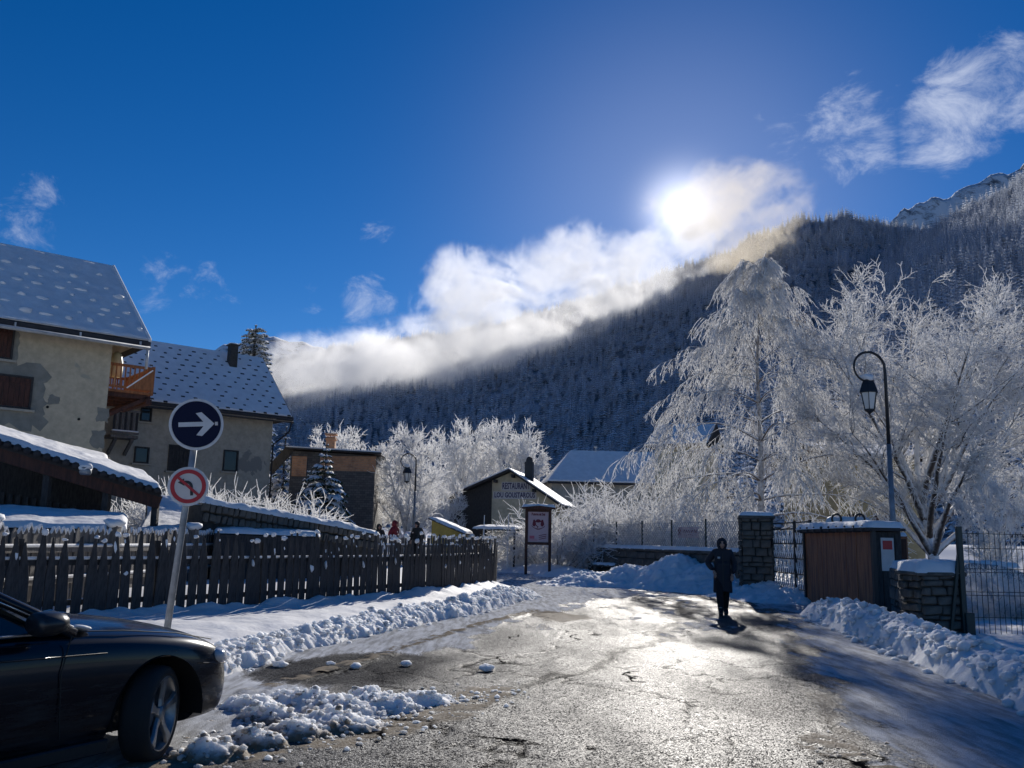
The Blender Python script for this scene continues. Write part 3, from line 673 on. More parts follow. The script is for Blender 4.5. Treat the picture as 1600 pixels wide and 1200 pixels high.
def limb(T, g, p, d, L, r, n, fr, wob=.12, trop=(0, 0, 0), r1=.35):
    """one branch as a bent polyline; returns its (point, direction, radius) stations"""
    st = []; h = L/n
    for i in range(n):
        d = vnorm((d[0]+g.gauss(0, wob)+trop[0], d[1]+g.gauss(0, wob)+trop[1], d[2]+g.gauss(0, wob)+trop[2]))
        ra = r*(1-(1-r1)*i/n); rb = r*(1-(1-r1)*(i+1)/n); q = vadd(p, d, h); T.seg(p, q, ra, rb, fr); p = q; st.append((p, d, rb))
    return st
def spray(T, g, p, d, L, r, fr, kids=3, depth=1, trop=(0, 0, 0), spread=.6, n=3):
    st = limb(T, g, p, d, L, r, n, fr, .13, trop, .5)
    if depth > 0:
        for j in range(kids):
            k = g.choice(st); spray(T, g, k[0], tilt(g, k[1], g.uniform(.35, spread+.35)), L*g.uniform(.45, .75), r*.8, fr, kids, depth-1, trop, spread, 2)
def round_tree(seed, h, spread, trunk_h, limbs=7, subs=8, twigs=6, kids=3, tw=.02, up=.02, low=-.1, tl=.75, trunk_r=None, flat=0.0, deep=1):
    """limbs aim at points all over an egg-shaped crown; twigs stop at its outline"""
    g = random.Random(seed); T = Twigs(); tr = trunk_r or h*.018
    st = limb(T, g, (0, 0, -.2), (0, 0, 1), trunk_h+.2, tr, 5, 0.0, .05, (0, 0, .05), .75)
    cz = trunk_h*.75+(h-trunk_h*.75)*.5; hz = (h-trunk_h*.75)*.5
    bumps = [(g.uniform(0, 6.283), g.uniform(-1, 1), g.uniform(.82, 1.12)) for _ in range(14)]
    def room(p):                           # >0 inside the crown
        x, y, z = p[0]/spread, p[1]/spread, (p[2]-cz)/hz; rr_ = math.sqrt(x*x+y*y+z*z)
        a = math.atan2(y, x); m = 1.0
        for (ba, bz, bm_) in bumps:
            da = math.cos(a-ba)*math.sqrt(max(0, 1-bz*bz))*math.sqrt(max(0, 1-min(1, z*z)))+z*bz
            if da > .8: m *= 1+(bm_-1)*(da-.8)/.2
        return m-rr_
    for i in range(limbs):
        zt = low+(1.0-low)*((i+.5)/limbs); a = i*2.399+g.uniform(-.3, .3); rr_ = math.sqrt(max(0, 1-zt*zt))
        tgt = (spread*rr_*math.cos(a)*.93, spread*rr_*math.sin(a)*.93, cz+hz*zt*.93); src = st[min(4, 1+int(4*((i+.5)/limbs)))]
        v = (tgt[0]-src[0][0], tgt[1]-src[0][1], tgt[2]-src[0][2]); L = math.sqrt(v[0]**2+v[1]**2+v[2]**2); d = vnorm(v)
        d0 = vnorm((d[0], d[1], d[2]+.35))
        ls = limb(T, g, src[0], d0, L*.86, tr*.6, 8, .1, .06, (d[0]*.04, d[1]*.04, d[2]*.04-.03), .12)
        for j in range(subs):
            k = ls[min(7, 1+int(g.random()**.7*7))]; sl_ = L*g.uniform(.2, .42)
            dt_ = tilt(g, k[1], g.uniform(.4, 1.1))
            for _ in range(4):
                if room(vadd(k[0], dt_, sl_)) < .05: sl_ *= .62
            ss = limb(T, g, k[0], dt_, sl_, max(k[2]*.55, tw*1.2), 5, .4, .14, (0, 0, up*.5), .35)
            for m in range(twigs):
                q = g.choice(ss); L2 = tl*g.uniform(.6, 1.15); d2 = tilt(g, q[1], g.uniform(.3, .95))
                d2 = vnorm((d2[0], d2[1], d2[2]*(1-flat)+up))
                if room(vadd(q[0], d2, L2)) < 0:
                    if room(q[0]) < .02: continue
                    L2 *= .5
                spray(T, g, q[0], d2, L2, tw, 1.0, kids, deep, (0, 0, up), .75)
    return T
def weeping_birch(seed, h, half_w, tw=.017):
    g = random.Random(seed); T = Twigs()
    st = limb(T, g, (0, 0, -.2), (0, 0, 1), h*.97, .19, 16, .1, .03, (-.01, 0, .06), .08)
    for i in range(66):
        f = .12+.87*(i/65.0)**.9; k = st[min(15, int(f*16))]; a = i*2.399+g.uniform(-.4, .4)
        reach = half_w*(1.0-f**1.9)*g.uniform(.62, 1.1)+.5
        el = .3+.75*f; d = (math.cos(a)*math.cos(el), math.sin(a)*math.cos(el), math.sin(el))
        ls = limb(T, g, k[0], d, reach*1.2, max(.022, .075*(1-f)), 8, .25, .09, (0, 0, -.15), .2)
        for j in range(int(7+10*(reach/half_w))):
            q = ls[min(7, 1+int(g.random()**.7*7))]
            ss = limb(T, g, q[0], tilt(g, q[1], g.uniform(.3, .95)), reach*g.uniform(.18, .4), .018, 4, .6, .13, (0, 0, -.22), .6)
            for m in range(6):
                z = g.choice(ss); dn = vnorm((z[1][0]*.7+g.gauss(0, .45), z[1][1]*.7+g.gauss(0, .45), -.45))
                L = g.uniform(.4, 1.3); hs_ = limb(T, g, z[0], dn, min(L, max(.25, z[0][2]-.3)), tw*1.05, 4, 1.0, .11, (0, 0, -.33), .55)
                for w_ in range(4):
                    y = g.choice(hs_); limb(T, g, y[0], vnorm((y[1][0]+g.gauss(0, .6), y[1][1]+g.gauss(0, .6), y[1][2]+.1)), L*g.uniform(.18, .42), tw*.9, 2, 1.0, .12, (0, 0, -.28), .5)
    return T
def shrub(seed, h, w, stems=40, kids=3, tw=.016):
    g = random.Random(seed); T = Twigs()
    for i in range(stems):
        a = g.uniform(0, 6.283); rr_ = math.sqrt(g.random()); p = (w*.3*rr_*math.cos(a), w*.3*rr_*math.sin(a), -.1)
        lean_ = .15+.9*rr_*g.uniform(.5, 1.0); d = vnorm((math.cos(a)*lean_, math.sin(a)*lean_, 1.0)); L = h*g.uniform(.55, .98)*(1-.25*rr_)
        ss = limb(T, g, p, d, L, .024, 7, .25, .10, (math.cos(a)*.05, math.sin(a)*.05, -.05), .4)
        for j in range(18):
            k = ss[min(6, 1+int(g.random()**.8*6))]; spray(T, g, k[0], tilt(g, k[1], g.uniform(.4, 1.2)), h*g.uniform(.12, .26), tw, 1.0, kids, 1, (0, 0, -.03), .8)
    return T
def plant_tree(name, T, mt, label, loc, rot=0.0, group=None, scale=1.0, cat='tree', split=.3):
    o = thing(name, label, cat, loc, rot, group); o.scale = (scale,)*3
    lo, hi = ('trunk', 'crown') if cat == 'tree' else ('stems', 'twigs')
    link(lo, T.mesh(lo, lambda f: f < split), mt, o); c_ = link(hi, T.mesh(hi, lambda f: f >= split), mt, o)
    for q in o.children: q['kind'] = 'stuff'
    print(name, len(T.a)); return o
def copy_at(src, loc, rot, label, scale=1.0):
    c = copy_tree(src); c.location = loc; c.rotation_euler = (0, 0, rot); c.scale = (scale,)*3; c['label'] = label; return c
def base_at(px, Y, z=None):
    p = P(px, 850, Y); return (p.x, p.y, float(gz(p.x, p.y)) if z is None else z)

BI = weeping_birch(3, 15.2, 5.4)
birch = plant_tree('weeping_birch', BI, M['frost_birch'], 'tall weeping birch hung with hoar frost behind the stone gate post', base_at(1192, 42), .6, 'frosted garden trees')
RT = round_tree(12, 13.5, 6.8, 3.4, limbs=20, subs=15, twigs=8, tw=.0185, up=.04, low=-.75, tl=.8, deep=2, trunk_r=.26, flat=.35)
round_ = plant_tree('frosted_maple', RT, M['frost_tree'], 'broad round bare tree with white frosted dark limbs right of the lamp', base_at(1462, 38), 0, 'frosted garden trees')
mt_a = round_tree(21, 7.9, 2.6, 1.5, limbs=12, subs=11, twigs=8, tw=.024, up=.10, low=-.8, tl=.7)
ta = plant_tree('frosted_tree', mt_a, M['frost_pale'], 'upright white frosted tree beside the tall lamp post before the restaurant', base_at(632, 52), 0, 'white frosted trees in the village')
mt_b = round_tree(22, 13.5, 5.0, 3.0, limbs=14, subs=12, twigs=8, tw=.036, up=.10, low=-.7, tl=1.1)
tb = plant_tree('frosted_tree', mt_b, M['frost_pale'], 'round white frosted tree showing above the restaurant chimney', base_at(795, 84), 0, 'white frosted trees in the village', .9)
copy_at(tb, base_at(722, 88), 2.1, 'white frosted tree behind the plank side of the restaurant', .92)
copy_at(tb, base_at(520, 76), 4.0, 'white frosted tree rising behind the brick gable chimney', .76)
copy_at(tb, base_at(585, 80), 1.0, 'slimmer frosted tree at the right corner behind the brick house', .56)
copy_at(ta, base_at(690, 58), 1.7, 'low frosted tree against the restaurant plank wall', .62)
copy_at(ta, base_at(1560, 33), 1.2, 'small frosted tree in the garden behind the wire mesh fence', .62)
SH1 = shrub(31, 3.6, 3.6, 60, 3, .02); SH2 = shrub(32, 2.6, 3.2, 75, 3, .016)
s1 = plant_tree('frosted_shrub', SH1, M['frost_bush'], 'arching frosted shrub right beside the framed notice board', base_at(872, 43.5), 0, 'frosted shrubs behind the low wall', 1.0, 'shrub')
for (px, D, sc, lab) in [(930, 46, .95, 'frosted shrub at the left end of the low stone wall'), (985, 44, 1.15, 'tall frosted shrub behind the middle of the low wall'),
                         (1045, 42, 1.05, 'frosted shrub behind the pink banner on the wall'), (1105, 41, .95, 'frosted shrub left of the stone gate post'), (1010, 49, 1.45, 'tallest frosted shrub between the wall and the hipped house'),
                         (1300, 36, .9, 'frosted shrub behind the rings of the recycling lid')]:
    copy_at(s1, base_at(px, D), rnd.uniform(0, 6), lab, sc)
s2 = plant_tree('frosted_shrub', SH2, M['frost_pale'], 'pale frosted shrub behind the shed roof left of the fir', base_at(380, 31, .4), 0, 'frosted shrubs by the shed', 1.3, 'shrub')
copy_at(s2, base_at(310, 31, .5), 2.0, 'wide pale frosted shrub behind the round traffic signs', 1.3)
copy_at(s2, base_at(262, 30, .4), 4.0, 'small pale frosted shrub against the wall of the grey house', 1.1)
for (px, D, sc, lab) in [(1545, 20.5, .55, 'low snowy shrub just behind the wire mesh panel'), (1590, 22, .62, 'snowy shrub at the far end of the wire mesh panel'), (1478, 24, .42, 'frosted sapling behind the snow capped stone post'), (700, 45, .55, 'frosted twigs over the end of the pale garden fence'), (800, 45, .5, 'frosted shrub behind the far end of the dark fence')]:
    copy_at(s2, base_at(px, D), rnd.uniform(0, 6), lab, sc)

# snow-laden conifers
def fir(name, seed, h, w, label, loc, group, whorls=20, per=15, droop=.38, pw=.9):
    g = random.Random(seed); o = thing(name, label, 'tree', loc, 0, group)
    tr = MB(); tr.tube([(0, 0, -.2), (0, 0, h*.5), (0, 0, h*.96)], [h*.016, h*.01, h*.003], 7); part('trunk', tr, M['wood_dark'], o, True)
    V = []; F = []; SV = []; SF = []
    for i in range(whorls):
        f = i/(whorls-1); z = h*(.06+.9*f); rad = w*(1-f)**pw+.12
        for k in range(max(4, int(per*(1-f*.5)))):
            a = g.uniform(0, 6.283); L = rad*g.uniform(.7, 1.12); el = -.12+.5*f+g.uniform(-.12, .12)
            ca, sa = math.cos(a), math.sin(a); n = 5
            def bp(t, s_, lift=0.0):       # point on a bough: t outward, s_ sideways
                rr_ = L*t; zz = z+rr_*math.sin(el)-droop*L*t*t+lift; return (ca*rr_-sa*s_, sa*rr_+ca*s_, zz)
            for j in range(9):             # finger-like twigs with snow on them
                t0 = .12+.8*j/9.0; sg = 1 if j % 2 else -1; wl = L*.34*(1.15-t0)*g.uniform(.7, 1.2); hh = L*.05+.02
                p0, p1 = bp(t0, 0, hh), bp(min(1, t0+.22), sg*wl, -hh*.8); p2 = bp(min(1.03, t0+.26), sg*wl*.35, hh*.6); p3 = bp(t0+.05, sg*wl*.3, -hh*1.5)
                b = len(V); V.extend([p0, p1, p2, p3]); F.extend([(b, b+1, b+2), (b, b+3, b+1), (b, b+2, b+3)])
            if g.random() < .8:           # pad of snow lying on the bough
                t0, t1 = g.uniform(.25, .5), g.uniform(.85, 1.05); pw_ = L*g.uniform(.09, .17)+.02; th = L*.07+.03; b = len(SV); tm = (t0+t1)/2
                SV.extend([bp(t0, 0, .04), bp(tm, pw_, -.01), bp(t1, 0, -.02), bp(tm, -pw_, -.01), bp(tm, 0, th+.04), bp((tm+t1)/2, 0, th*.9+.02)])
                SF.extend([(b, b+1, b+4), (b+1, b+5, b+4), (b+1, b+2, b+5), (b+2, b+3, b+5), (b+3, b+4, b+5), (b+3, b, b+4)])
            b = len(V); V.extend([bp(.0, 0, .03), bp(.75, L*.07, 0), bp(1.06, 0, 0), bp(.75, -L*.07, 0)]); F.extend([(b, b+1, b+2), (b, b+2, b+3)])
    cr_ = link('crown', mesh_np('crown', np.array(V), np.array(F), False), M['conifer'], o); cr_['kind'] = 'stuff'
    sn_ = link('snow_load', mesh_np('snow_load', np.array(SV), np.array(SF), True), M['snow'], o); sn_['kind'] = 'stuff'; return o
f1 = fir('snowy_fir', 1, 5.4, 2.1, 'snow laden young fir in front of the brick house', base_at(502, 41), 'snowy conifers')
fir('snowy_fir', 4, 4.3, 1.4, 'slim snowy fir standing tight beside the young fir', base_at(476, 43), 'snowy conifers')
fir('snowy_fir', 2, 8.2, 1.9, 'snowy fir peeping out behind the corner of the grey house', base_at(436, 58), 'snowy conifers')
fir('snowy_pine', 3, 19.4, 2.5, 'tall dark pine showing above the ridge of the grey house', base_at(376, 76), 'snowy conifers', whorls=36, per=34, droop=.3, pw=.33)
# ---------------------------------------------------------------- buildings
def plaster(name, base, patch, seed=0, pth=.62, sc=.35):
    m = bpy.data.materials.new(name); m.use_nodes = True; t = NT(m.node_tree); b = t.n['Principled BSDF']
    co = t.vmath('ADD', t.add('ShaderNodeTexCoord').outputs['Object'], (seed*7.3, seed*3.1, 0))
    fine = t.noise(co, 3.5, 7, .65); big = t.noise(co, sc, 5, .6, .3); stain = t.noise(t.vmath('MULTIPLY', co, (1, 1, .25)), 1.3, 5, .6)
    col = t.mix(t.ramp(fine, .25, .75), tuple(c*.72 for c in base)+(1,), c4(base))
    col = t.mix(t.ramp(stain, .5, .8, 0, .5), col, tuple(c*.6 for c in base)+(1,))
    col = t.mix(t.ramp(t.math('ADD', big, t.math('MULTIPLY', fine, .1)), pth, pth+.02), col, c4(patch))
    t.put(b.inputs['Base Color'], col); b.inputs['Roughness'].default_value = .92; b.inputs['Specular IOR Level'].default_value = .2
    h = t.math('ADD', fine, t.math('MULTIPLY', t.noise(co, 30, 4, .6), .3)); t.put(b.inputs['Normal'], t.add('ShaderNodeBump', Strength=.6, Distance=.03, Height=h))
    return m
M['pl_house'] = plaster('old_beige_plaster', (.62, .53, .38), (.40, .37, .29), 1, .70)
M['pl_patch'] = plaster('grey_cement_patch', (.30, .29, .245), (.24, .235, .20), 2, .7)
M['pl_grey'] = plaster('grey_plaster', (.50, .45, .36), (.25, .24, .21), 3, .70)
M['pl_rest'] = plaster('ochre_plaster', (.66, .57, .40), (.5, .43, .3), 4, .72)
M['pl_yellow'] = plaster('yellow_plaster', (.52, .42, .24), (.42, .34, .20), 5, .75)
M['brick'] = None
def brick_mat(name, a, b_, mort, scale):
    m = bpy.data.materials.new(name); m.use_nodes = True; t = NT(m.node_tree); b = t.n['Principled BSDF']
    co = t.add('ShaderNodeTexCoord').outputs['Object']; s = t.add('ShaderNodeSeparateXYZ', Vector=co)
    v = t.add('ShaderNodeCombineXYZ'); t.put(v.inputs[0], t.math('ADD', s.outputs[0], s.outputs[1])); t.put(v.inputs[1], s.outputs[2])
    br = t.add('ShaderNodeTexBrick', Vector=v.outputs[0], Color1=c4(a), Color2=c4(b_), Mortar=c4(mort), Scale=scale); br.inputs['Mortar Size'].default_value = .018
    n = t.noise(co, 2.0, 5, .6); t.put(b.inputs['Base Color'], t.mix(t.ramp(n, .45, .75, 0, .5), br.outputs[0], (.10, .08, .07, 1)))
    b.inputs['Roughness'].default_value = .9; t.put(b.inputs['Normal'], t.add('ShaderNodeBump', Strength=.7, Distance=.02, Height=br.outputs[0])); return m
M['brick'] = brick_mat('orange_brick', (.58, .29, .14), (.44, .21, .11), (.36, .30, .24), 2.6)
M['rubble'] = brick_mat('dark_rubble_stone', (.14, .13, .12), (.08, .075, .072), (.05, .047, .045), 2.0)

def gable_house(name, label, corner, rotz, L, W, he, hr, wallm, ov=(.6, .9), thick=.16, snow_th=.10, cat='house', hip=0.0, base=-.5, ridge_y=None):
    """front wall on local y=0 from x=-L to 0, ridge along x; returns the thing and roof helper"""
    o = thing(name, label, cat, corner, rotz); ry = W/2 if ridge_y is None else ridge_y
    for nm, a, b in (('front', 0, 0), ('back', W, W)):
        pass
    wl = MB(); wl.faces([(-L, 0, base), (0, 0, base), (0, W, base), (-L, W, base), (-L, 0, he), (0, 0, he), (0, W, he), (-L, W, he), (-L, ry, hr), (0, ry, hr)],
                        [(0, 1, 5, 4), (1, 2, 6, 9, 5), (2, 3, 7, 6), (3, 0, 4, 8, 7)] if not hip else [(0, 1, 5, 4), (1, 2, 6, 5), (2, 3, 7, 6), (3, 0, 4, 7)])
    part('wall', wl, wallm, o)
    sl_ = (hr-he)/ry; x0, x1 = -L-ov[0], ov[0]; y0 = -ov[1]; z0 = he-ov[1]*sl_; y1 = W+ov[1]; sb = (hr-he)/(W-ry); z1 = he-ov[1]*sb
    def slab(dz0, dz1, ins=0.0):
        m_ = MB(); a, b, c, d = x0+ins, x1-ins, y0+ins, y1-ins; za, zb = z0+ins*sl_, z1+ins*sb; h_ = hip
        top = [(a, c, za+dz1), (b, c, za+dz1), (b, d, zb+dz1), (a, d, zb+dz1), (a+h_, ry, hr+dz1), (b-h_, ry, hr+dz1)]
        bot = [(q[0], q[1], q[2]+dz0-dz1) for q in top]
        return m_.faces(top+bot, [(0, 1, 5, 4), (1, 2, 5), (2, 3, 4, 5), (3, 0, 4), (7, 6, 10, 11), (8, 7, 11), (9, 8, 11, 10), (6, 9, 10), (0, 6, 7, 1), (1, 7, 8, 2), (2, 8, 9, 3), (3, 9, 6, 0)])
    rf = part('roof', slab(.02, thick), M['tile_dark'], o)
    sn = slab(thick+.003, thick+snow_th, .05).mesh('snow_cover')
    bm = bmesh.new(); bm.from_mesh(sn); bmesh.ops.bevel(bm, geom=bm.edges[:], offset=min(.06, snow_th*.5), segments=3, affect='EDGES', clamp_overlap=True); bm.to_mesh(sn); bm.free()
    link('snow_cover', sn, M['snow'], rf)
    def on_roof(x, s, lift=0.0):          # point on the front slope, s up from the eave (m in y)
        return (x, y0+s, z0+s*sl_+thick+snow_th+lift)
    return o, rf, on_roof, sl_
def window(o, x, z, w, h, mt='wood_red', sill=True, y=0.0, shutters=2, name='window'):
    f = MB(); t_ = .07
    for q, d in (((x, y-.02, z+h/2-t_/2), (w, .10, t_)), ((x, y-.02, z-h/2+t_/2), (w, .10, t_)), ((x-w/2+t_/2, y-.02, z), (t_, .10, h-2*t_)), ((x+w/2-t_/2, y-.02, z), (t_, .10, h-2*t_))): f.box(q, d)
    wn = part(name, f, M['wood_dark'], o)
    b = MB(); b.box((x, y+.02, z), (w-2*t_, .05, h-2*t_)); part('pane', b, M['glass_dark'], wn)
    if shutters:
        sw = (w-2*t_)/shutters
        for k in range(shutters):
            s_ = MB(); cx = x-w/2+t_+sw*(k+.5)
            for j in range(4): s_.box((cx-sw/2+sw*(j+.5)/4, y-.035, z), (sw/4-.012, .03, h-2*t_-.02))
            for zz in (-.3, .3): s_.box((cx, y-.058, z+zz*h), (sw-.05, .025, .08))
            q_ = part('shutter', s_, M[mt], wn); q_['kind'] = 'stuff'
    if sill: b = MB(); b.box((x, y-.06, z-h/2-.05), (w+.24, .2, .08)); part('sill', b, M['pl_grey'], wn)
    return wn
def glass_mat(name, base=(.02, .025, .03), rough=.08):
    return mat(name, base, rough, spec=.7)
M['glass_dark'] = glass_mat('dark_window_glass')
def blob_mesh(name, sub=2, seed=0, flat=.6, rough=.5):
    bm = bmesh.new(); bmesh.ops.create_icosphere(bm, subdivisions=sub, radius=1.0)
    co = np.array([v.co[:] for v in bm.verts]); f = (1-rough/2)+rough*fbm(co[:, 0]*1.4+30, co[:, 1]*1.4+30, co[:, 2]*1.4+30+seed*5, oct=3, seed=seed)
    for v, s in zip(bm.verts, f): v.co *= s; v.co.z *= flat
    me = bpy.data.meshes.new(name); bm.to_mesh(me); bm.free(); me.polygons.foreach_set('use_smooth', [True]*len(me.polygons)); me.materials.append(M['snow']); return me
BLOB = [blob_mesh('snow_lump', 2, k) for k in range(4)]
U41 = math.atan2(2.4, 2.8)
HE1 = 9.17
# --- old farmhouse at the left edge
c1 = Vector((-15.05, 33.0, 0)); sl41 = Vector((math.cos(U41), math.sin(U41), 0))
H1, r1, on1, sl1 = gable_house('farmhouse', 'tall beige plastered farmhouse with cement patches and snowy roof', c1, U41, 15, 9.5, HE1, 12.7, M['pl_house'], ov=(1.1, .9), snow_th=.10)
def edge_patch(pts, yy=-.012): m_ = MB(); m_.prism(pts, yy, .02); return m_
rgp = random.Random(5)
def ragged(x0, x1, z0, z1, n=9, j=.12):
    ps = []
    for (ax, az), (bx, bz) in (((x0, z0), (x1, z0)), ((x1, z0), (x1, z1)), ((x1, z1), (x0, z1)), ((x0, z1), (x0, z0))):
        for k in range(n): ps.append((ax+(bx-ax)*k/n+rgp.uniform(-j, j), az+(bz-az)*k/n+rgp.uniform(-j, j)))
    return ps
def wall_pt(px, py, o, x_only=False):     # pixel to local coordinates on a facade plane (local y=0)
    Mi = (Matrix.Translation(o.location) @ Euler(o.rotation_euler).to_matrix().to_4x4()).inverted(); a = Mi @ Vector((0, 0, EYE)); d = Mi.to_3x3() @ ray(px, py); t = -a.y/d.y; q = a+d*t; return q.x, q.z
def W1(px, py): return wall_pt(px, py, H1)
xa, za = W1(78, 575); xb, zb = W1(-80, 658)
part('cement_patch', edge_patch(ragged(xb, xa, zb, za, 14, .16)), M['pl_patch'], H1)
xa, za = W1(34, 500); xb, zb = W1(-80, 568)
part('cement_patch', edge_patch(ragged(xb, xa, zb-.2, 8.5, 12, .05), -.010), M['pl_patch'], H1)
for (a, b, c, d) in [(76, 617, 94, 632), (143, 672, 162, 700), (153, 636, 168, 660)]:
    xa, za = W1(a, b); xb, zb = W1(c, d); part('cement_patch', edge_patch(ragged(xa, xb, zb, za, 4, .05), -.008), M['pl_patch'], H1)
for (a, b) in [(123, 655), (74, 636)]:
    x, z = W1(a, b); q = MB(); q.lathe([(.05, -.02), (.05, .02)], 8); part('hole', q, M['black'], H1, loc=(x, -.01, z), rot=(R(90), 0, 0))
x0, z0 = W1(-5, 612); xs_, zs_ = W1(50, 612); hh = W1(30, 588)[1]-W1(30, 640)[1]
window(H1, xs_-.75, W1(30, 613)[1], 1.5, hh, 'wood_red')
xs_, _ = W1(21, 540); window(H1, xs_-.6, W1(15, 537)[1], 1.2, 1.15, 'wood_red')
window(H1, xs_-3.6, W1(15, 540)[1], 1.2, 1.15, 'wood_red'); window(H1, xs_-3.6, W1(30, 613)[1], 1.2, 1.3, 'wood_red')
# gutter and eave board
gt = MB(); y_, z_ = -.98, HE1-.98*sl1-.02
gt.tube([(-16.8, y_, z_), (1.05, y_, z_)], .075, 8); g_ = part('gutter', gt, M['white_metal'], H1, True)
for k in range(8):
    b = MB(); b.box((-14+2.1*k, y_+.03, z_+.1), (.05, .14, .22)); part('bracket', b, M['white_metal'], g_)
b = MB(); b.box((-7.5, -.8, HE1-.8*sl1-.03), (17.0, .06, .26)); part('fascia', b, M['wood_dark'], H1)
b = MB(); b.tube([(.98, y_, z_), (.98, y_, z_-.8)], .05, 8); part('downpipe', b, M['white_metal'], H1, True)
for s_ in (0,):
    rk = MB(); rk.bar((1.07, -.88, HE1-.88*sl1+.20), (1.07, 4.75, 12.7+.20), .12, .2); part('verge_snow', rk, M['snow'], H1, False, .05)
stop = blob_mesh('snow_stop', 1, 3, .55, .7); k_ = 0
for row in range(8):
    for col in range(17):
        if row == 7 and col % 2: continue
        s_ = .62+row*.56+rgp.uniform(-.1, .1); x = .72-col*.78-(row % 2)*.39+rgp.uniform(-.14, .14)
        if rgp.random() < .14: continue
        if s_ > 5.2: continue
        big = 1.0 if row % 2 == 0 else .7
        o_ = link('snow_stop', stop, None, r1, on1(x, s_, .02), (math.atan(sl1), 0, rgp.uniform(-.3, .3)), (.26*big*rgp.uniform(.5, 1.3), .16*big*rgp.uniform(.6, 1.3), .2*big*rgp.uniform(.5, 1.2)))
# balcony on the gable end
BO = thing('balcony', 'orange pine balcony high on the farmhouse gable end', 'balcony', c1, U41); BO.parent = None
def W1d(px, py, xx):                       # pixel on the plane local x = xx of the farmhouse
    Mi = (Matrix.Translation(c1) @ Euler((0, 0, U41)).to_matrix().to_4x4()).inverted(); a = Mi @ Vector((0, 0, EYE)); d = Mi.to_3x3() @ ray(px, py); t = (xx-a.x)/d.x; q = a+d*t; return q
bw = 1.75; y0b, y1b = .35, 3.6; zf = 6.9
fl = MB()
for k in range(12): fl.box((bw/2, y0b+(k+.5)*(y1b-y0b)/12, zf), (bw, (y1b-y0b)/12-.01, .09))
q_ = part('floor_boards', fl, M['wood_orange'], BO); q_['kind'] = 'stuff'
for k in range(4):
    b = MB(); b.bar((-.02, y0b+.15+k*.98, zf-1.1), (bw-.05, y0b+.15+k*.98, zf-.1), .14, .14); part('brace', b, M['wood_red'], BO)
    b = MB(); b.box((bw/2-.1, y0b+.15+k*.98, zf-.13), (bw-.1, .14, .17)); part('joist', b, M['wood_red'], BO)
b = MB(); b.box((bw-.12, (y0b+y1b)/2, zf-.3), (.22, y1b-y0b, .2)); part('beam', b, M['wood_red'], BO)
for (p0, p1) in (((0, y0b+.04), (bw-.04, y0b+.04)), ((bw-.04, y0b+.04), (bw-.04, y1b)), ((0, y1b), (bw-.04, y1b))):
    for zz, hh_ in ((zf+1.0, .1), (zf+.16, .09)):
        b = MB(); b.bar((p0[0], p0[1], zz), (p1[0], p1[1], zz), .07, hh_); part('rail', b, M['wood_orange'], BO)
    n_ = int(((p1[0]-p0[0])**2+(p1[1]-p0[1])**2)**.5/.17)
    for k in range(n_+1):
        x = p0[0]+(p1[0]-p0[0])*k/n_; y = p0[1]+(p1[1]-p0[1])*k/n_; b = MB(); b.box((x, y, zf+.58), (.045, .045, .84)); part('slat', b, M['wood_orange'], BO)
for x, y in ((bw-.04, y0b+.04), (bw-.04, y1b), (.05, y0b+.04)):
    b = MB(); b.box((x, y, zf+.52), (.11, .11, 1.12)); part('post', b, M['wood_orange'], BO)
b = MB(); b.faces([(.75, y0b-.02, zf+.13), (bw-.08, y0b-.02, zf+.13), (bw-.08, y0b-.02, zf+.93), (.75, y0b+.01, zf+.13), (bw-.08, y0b+.01, zf+.13), (bw-.08, y0b+.01, zf+.93)], [(0, 1, 2), (5, 4, 3), (0, 3, 4, 1), (1, 4, 5, 2), (2, 5, 3, 0)]); part('corner_panel', b, M['wood_orange'], BO)
b = MB(); b.bar((.75, y0b-.04, zf+.13), (bw-.08, y0b-.04, zf+.93), .05, .05); part('diagonal_trim', b, M['snow'], BO)
ds = MB(); ds.lathe([(.0, .0), (.16, .02), (.3, .1), (.4, .24), (.39, .25), (.28, .12), (.0, .04)], 20); M['cream'] = mat('cream_plastic', (.62, .55, .33), .5)
dish = thing('parasol', 'folded cream cover standing on the orange balcony', 'parasol', c1+Euler((0, 0, U41)).to_matrix()@Vector((.45, .85, zf+.05)), U41)
b = MB(); b.tube([(0, 0, 0), (0, 0, 1.0)], .025, 8); part('pole', b, M['galv'], dish)
b = MB(); b.lathe([(.24, .55), (.26, .8), (.24, 1.1), (.17, 1.42), (.06, 1.52), (0.01, 1.53)], 14); part('cover', b, M['cream'], dish, True)
# --- grey house behind
c2 = Vector((-12.85, 48.0, 0)); 
H2, r2, on2, sl2 = gable_house('grey_house', 'long grey plastered house with snowy roof and small windows', c2, U41, 17, 7.4, 8.48, 11.5, M['pl_grey'], ov=(.75, .9), snow_th=.09, ridge_y=3.3)
def W2(px, py): return wall_pt(px, py, H2)
for (px, py, w_, h_, sh) in [(228, 647, .55, .75, 0), (221, 711, .7, .8, 0), (279, 716, 1.05, 1.3, 1), (360, 720, .8, 1.1, 0)]:
    x, z = W2(px, py); window(H2, x, z, w_, h_, 'wood_dark', True, 0, sh)
b = MB(); y_, z_ = -.98, 8.48-.98*sl2; b.tube([(-17.5, y_, z_), (.7, y_, z_)], .06, 8); part('gutter', b, M['wood_dark'], H2, True)
b = MB(); b.tube([(.6, y_, z_), (.55, y_+.1, z_-.5), (.06, -.06, z_-1.2), (.06, -.06, 0)], .05, 8); part('downpipe', b, M['wood_dark'], H2, True)
dash = MB(); dash.box((0, 0, 0), (.22, .12, .07)); dash = dash.mesh('roof_hook', False, .02)
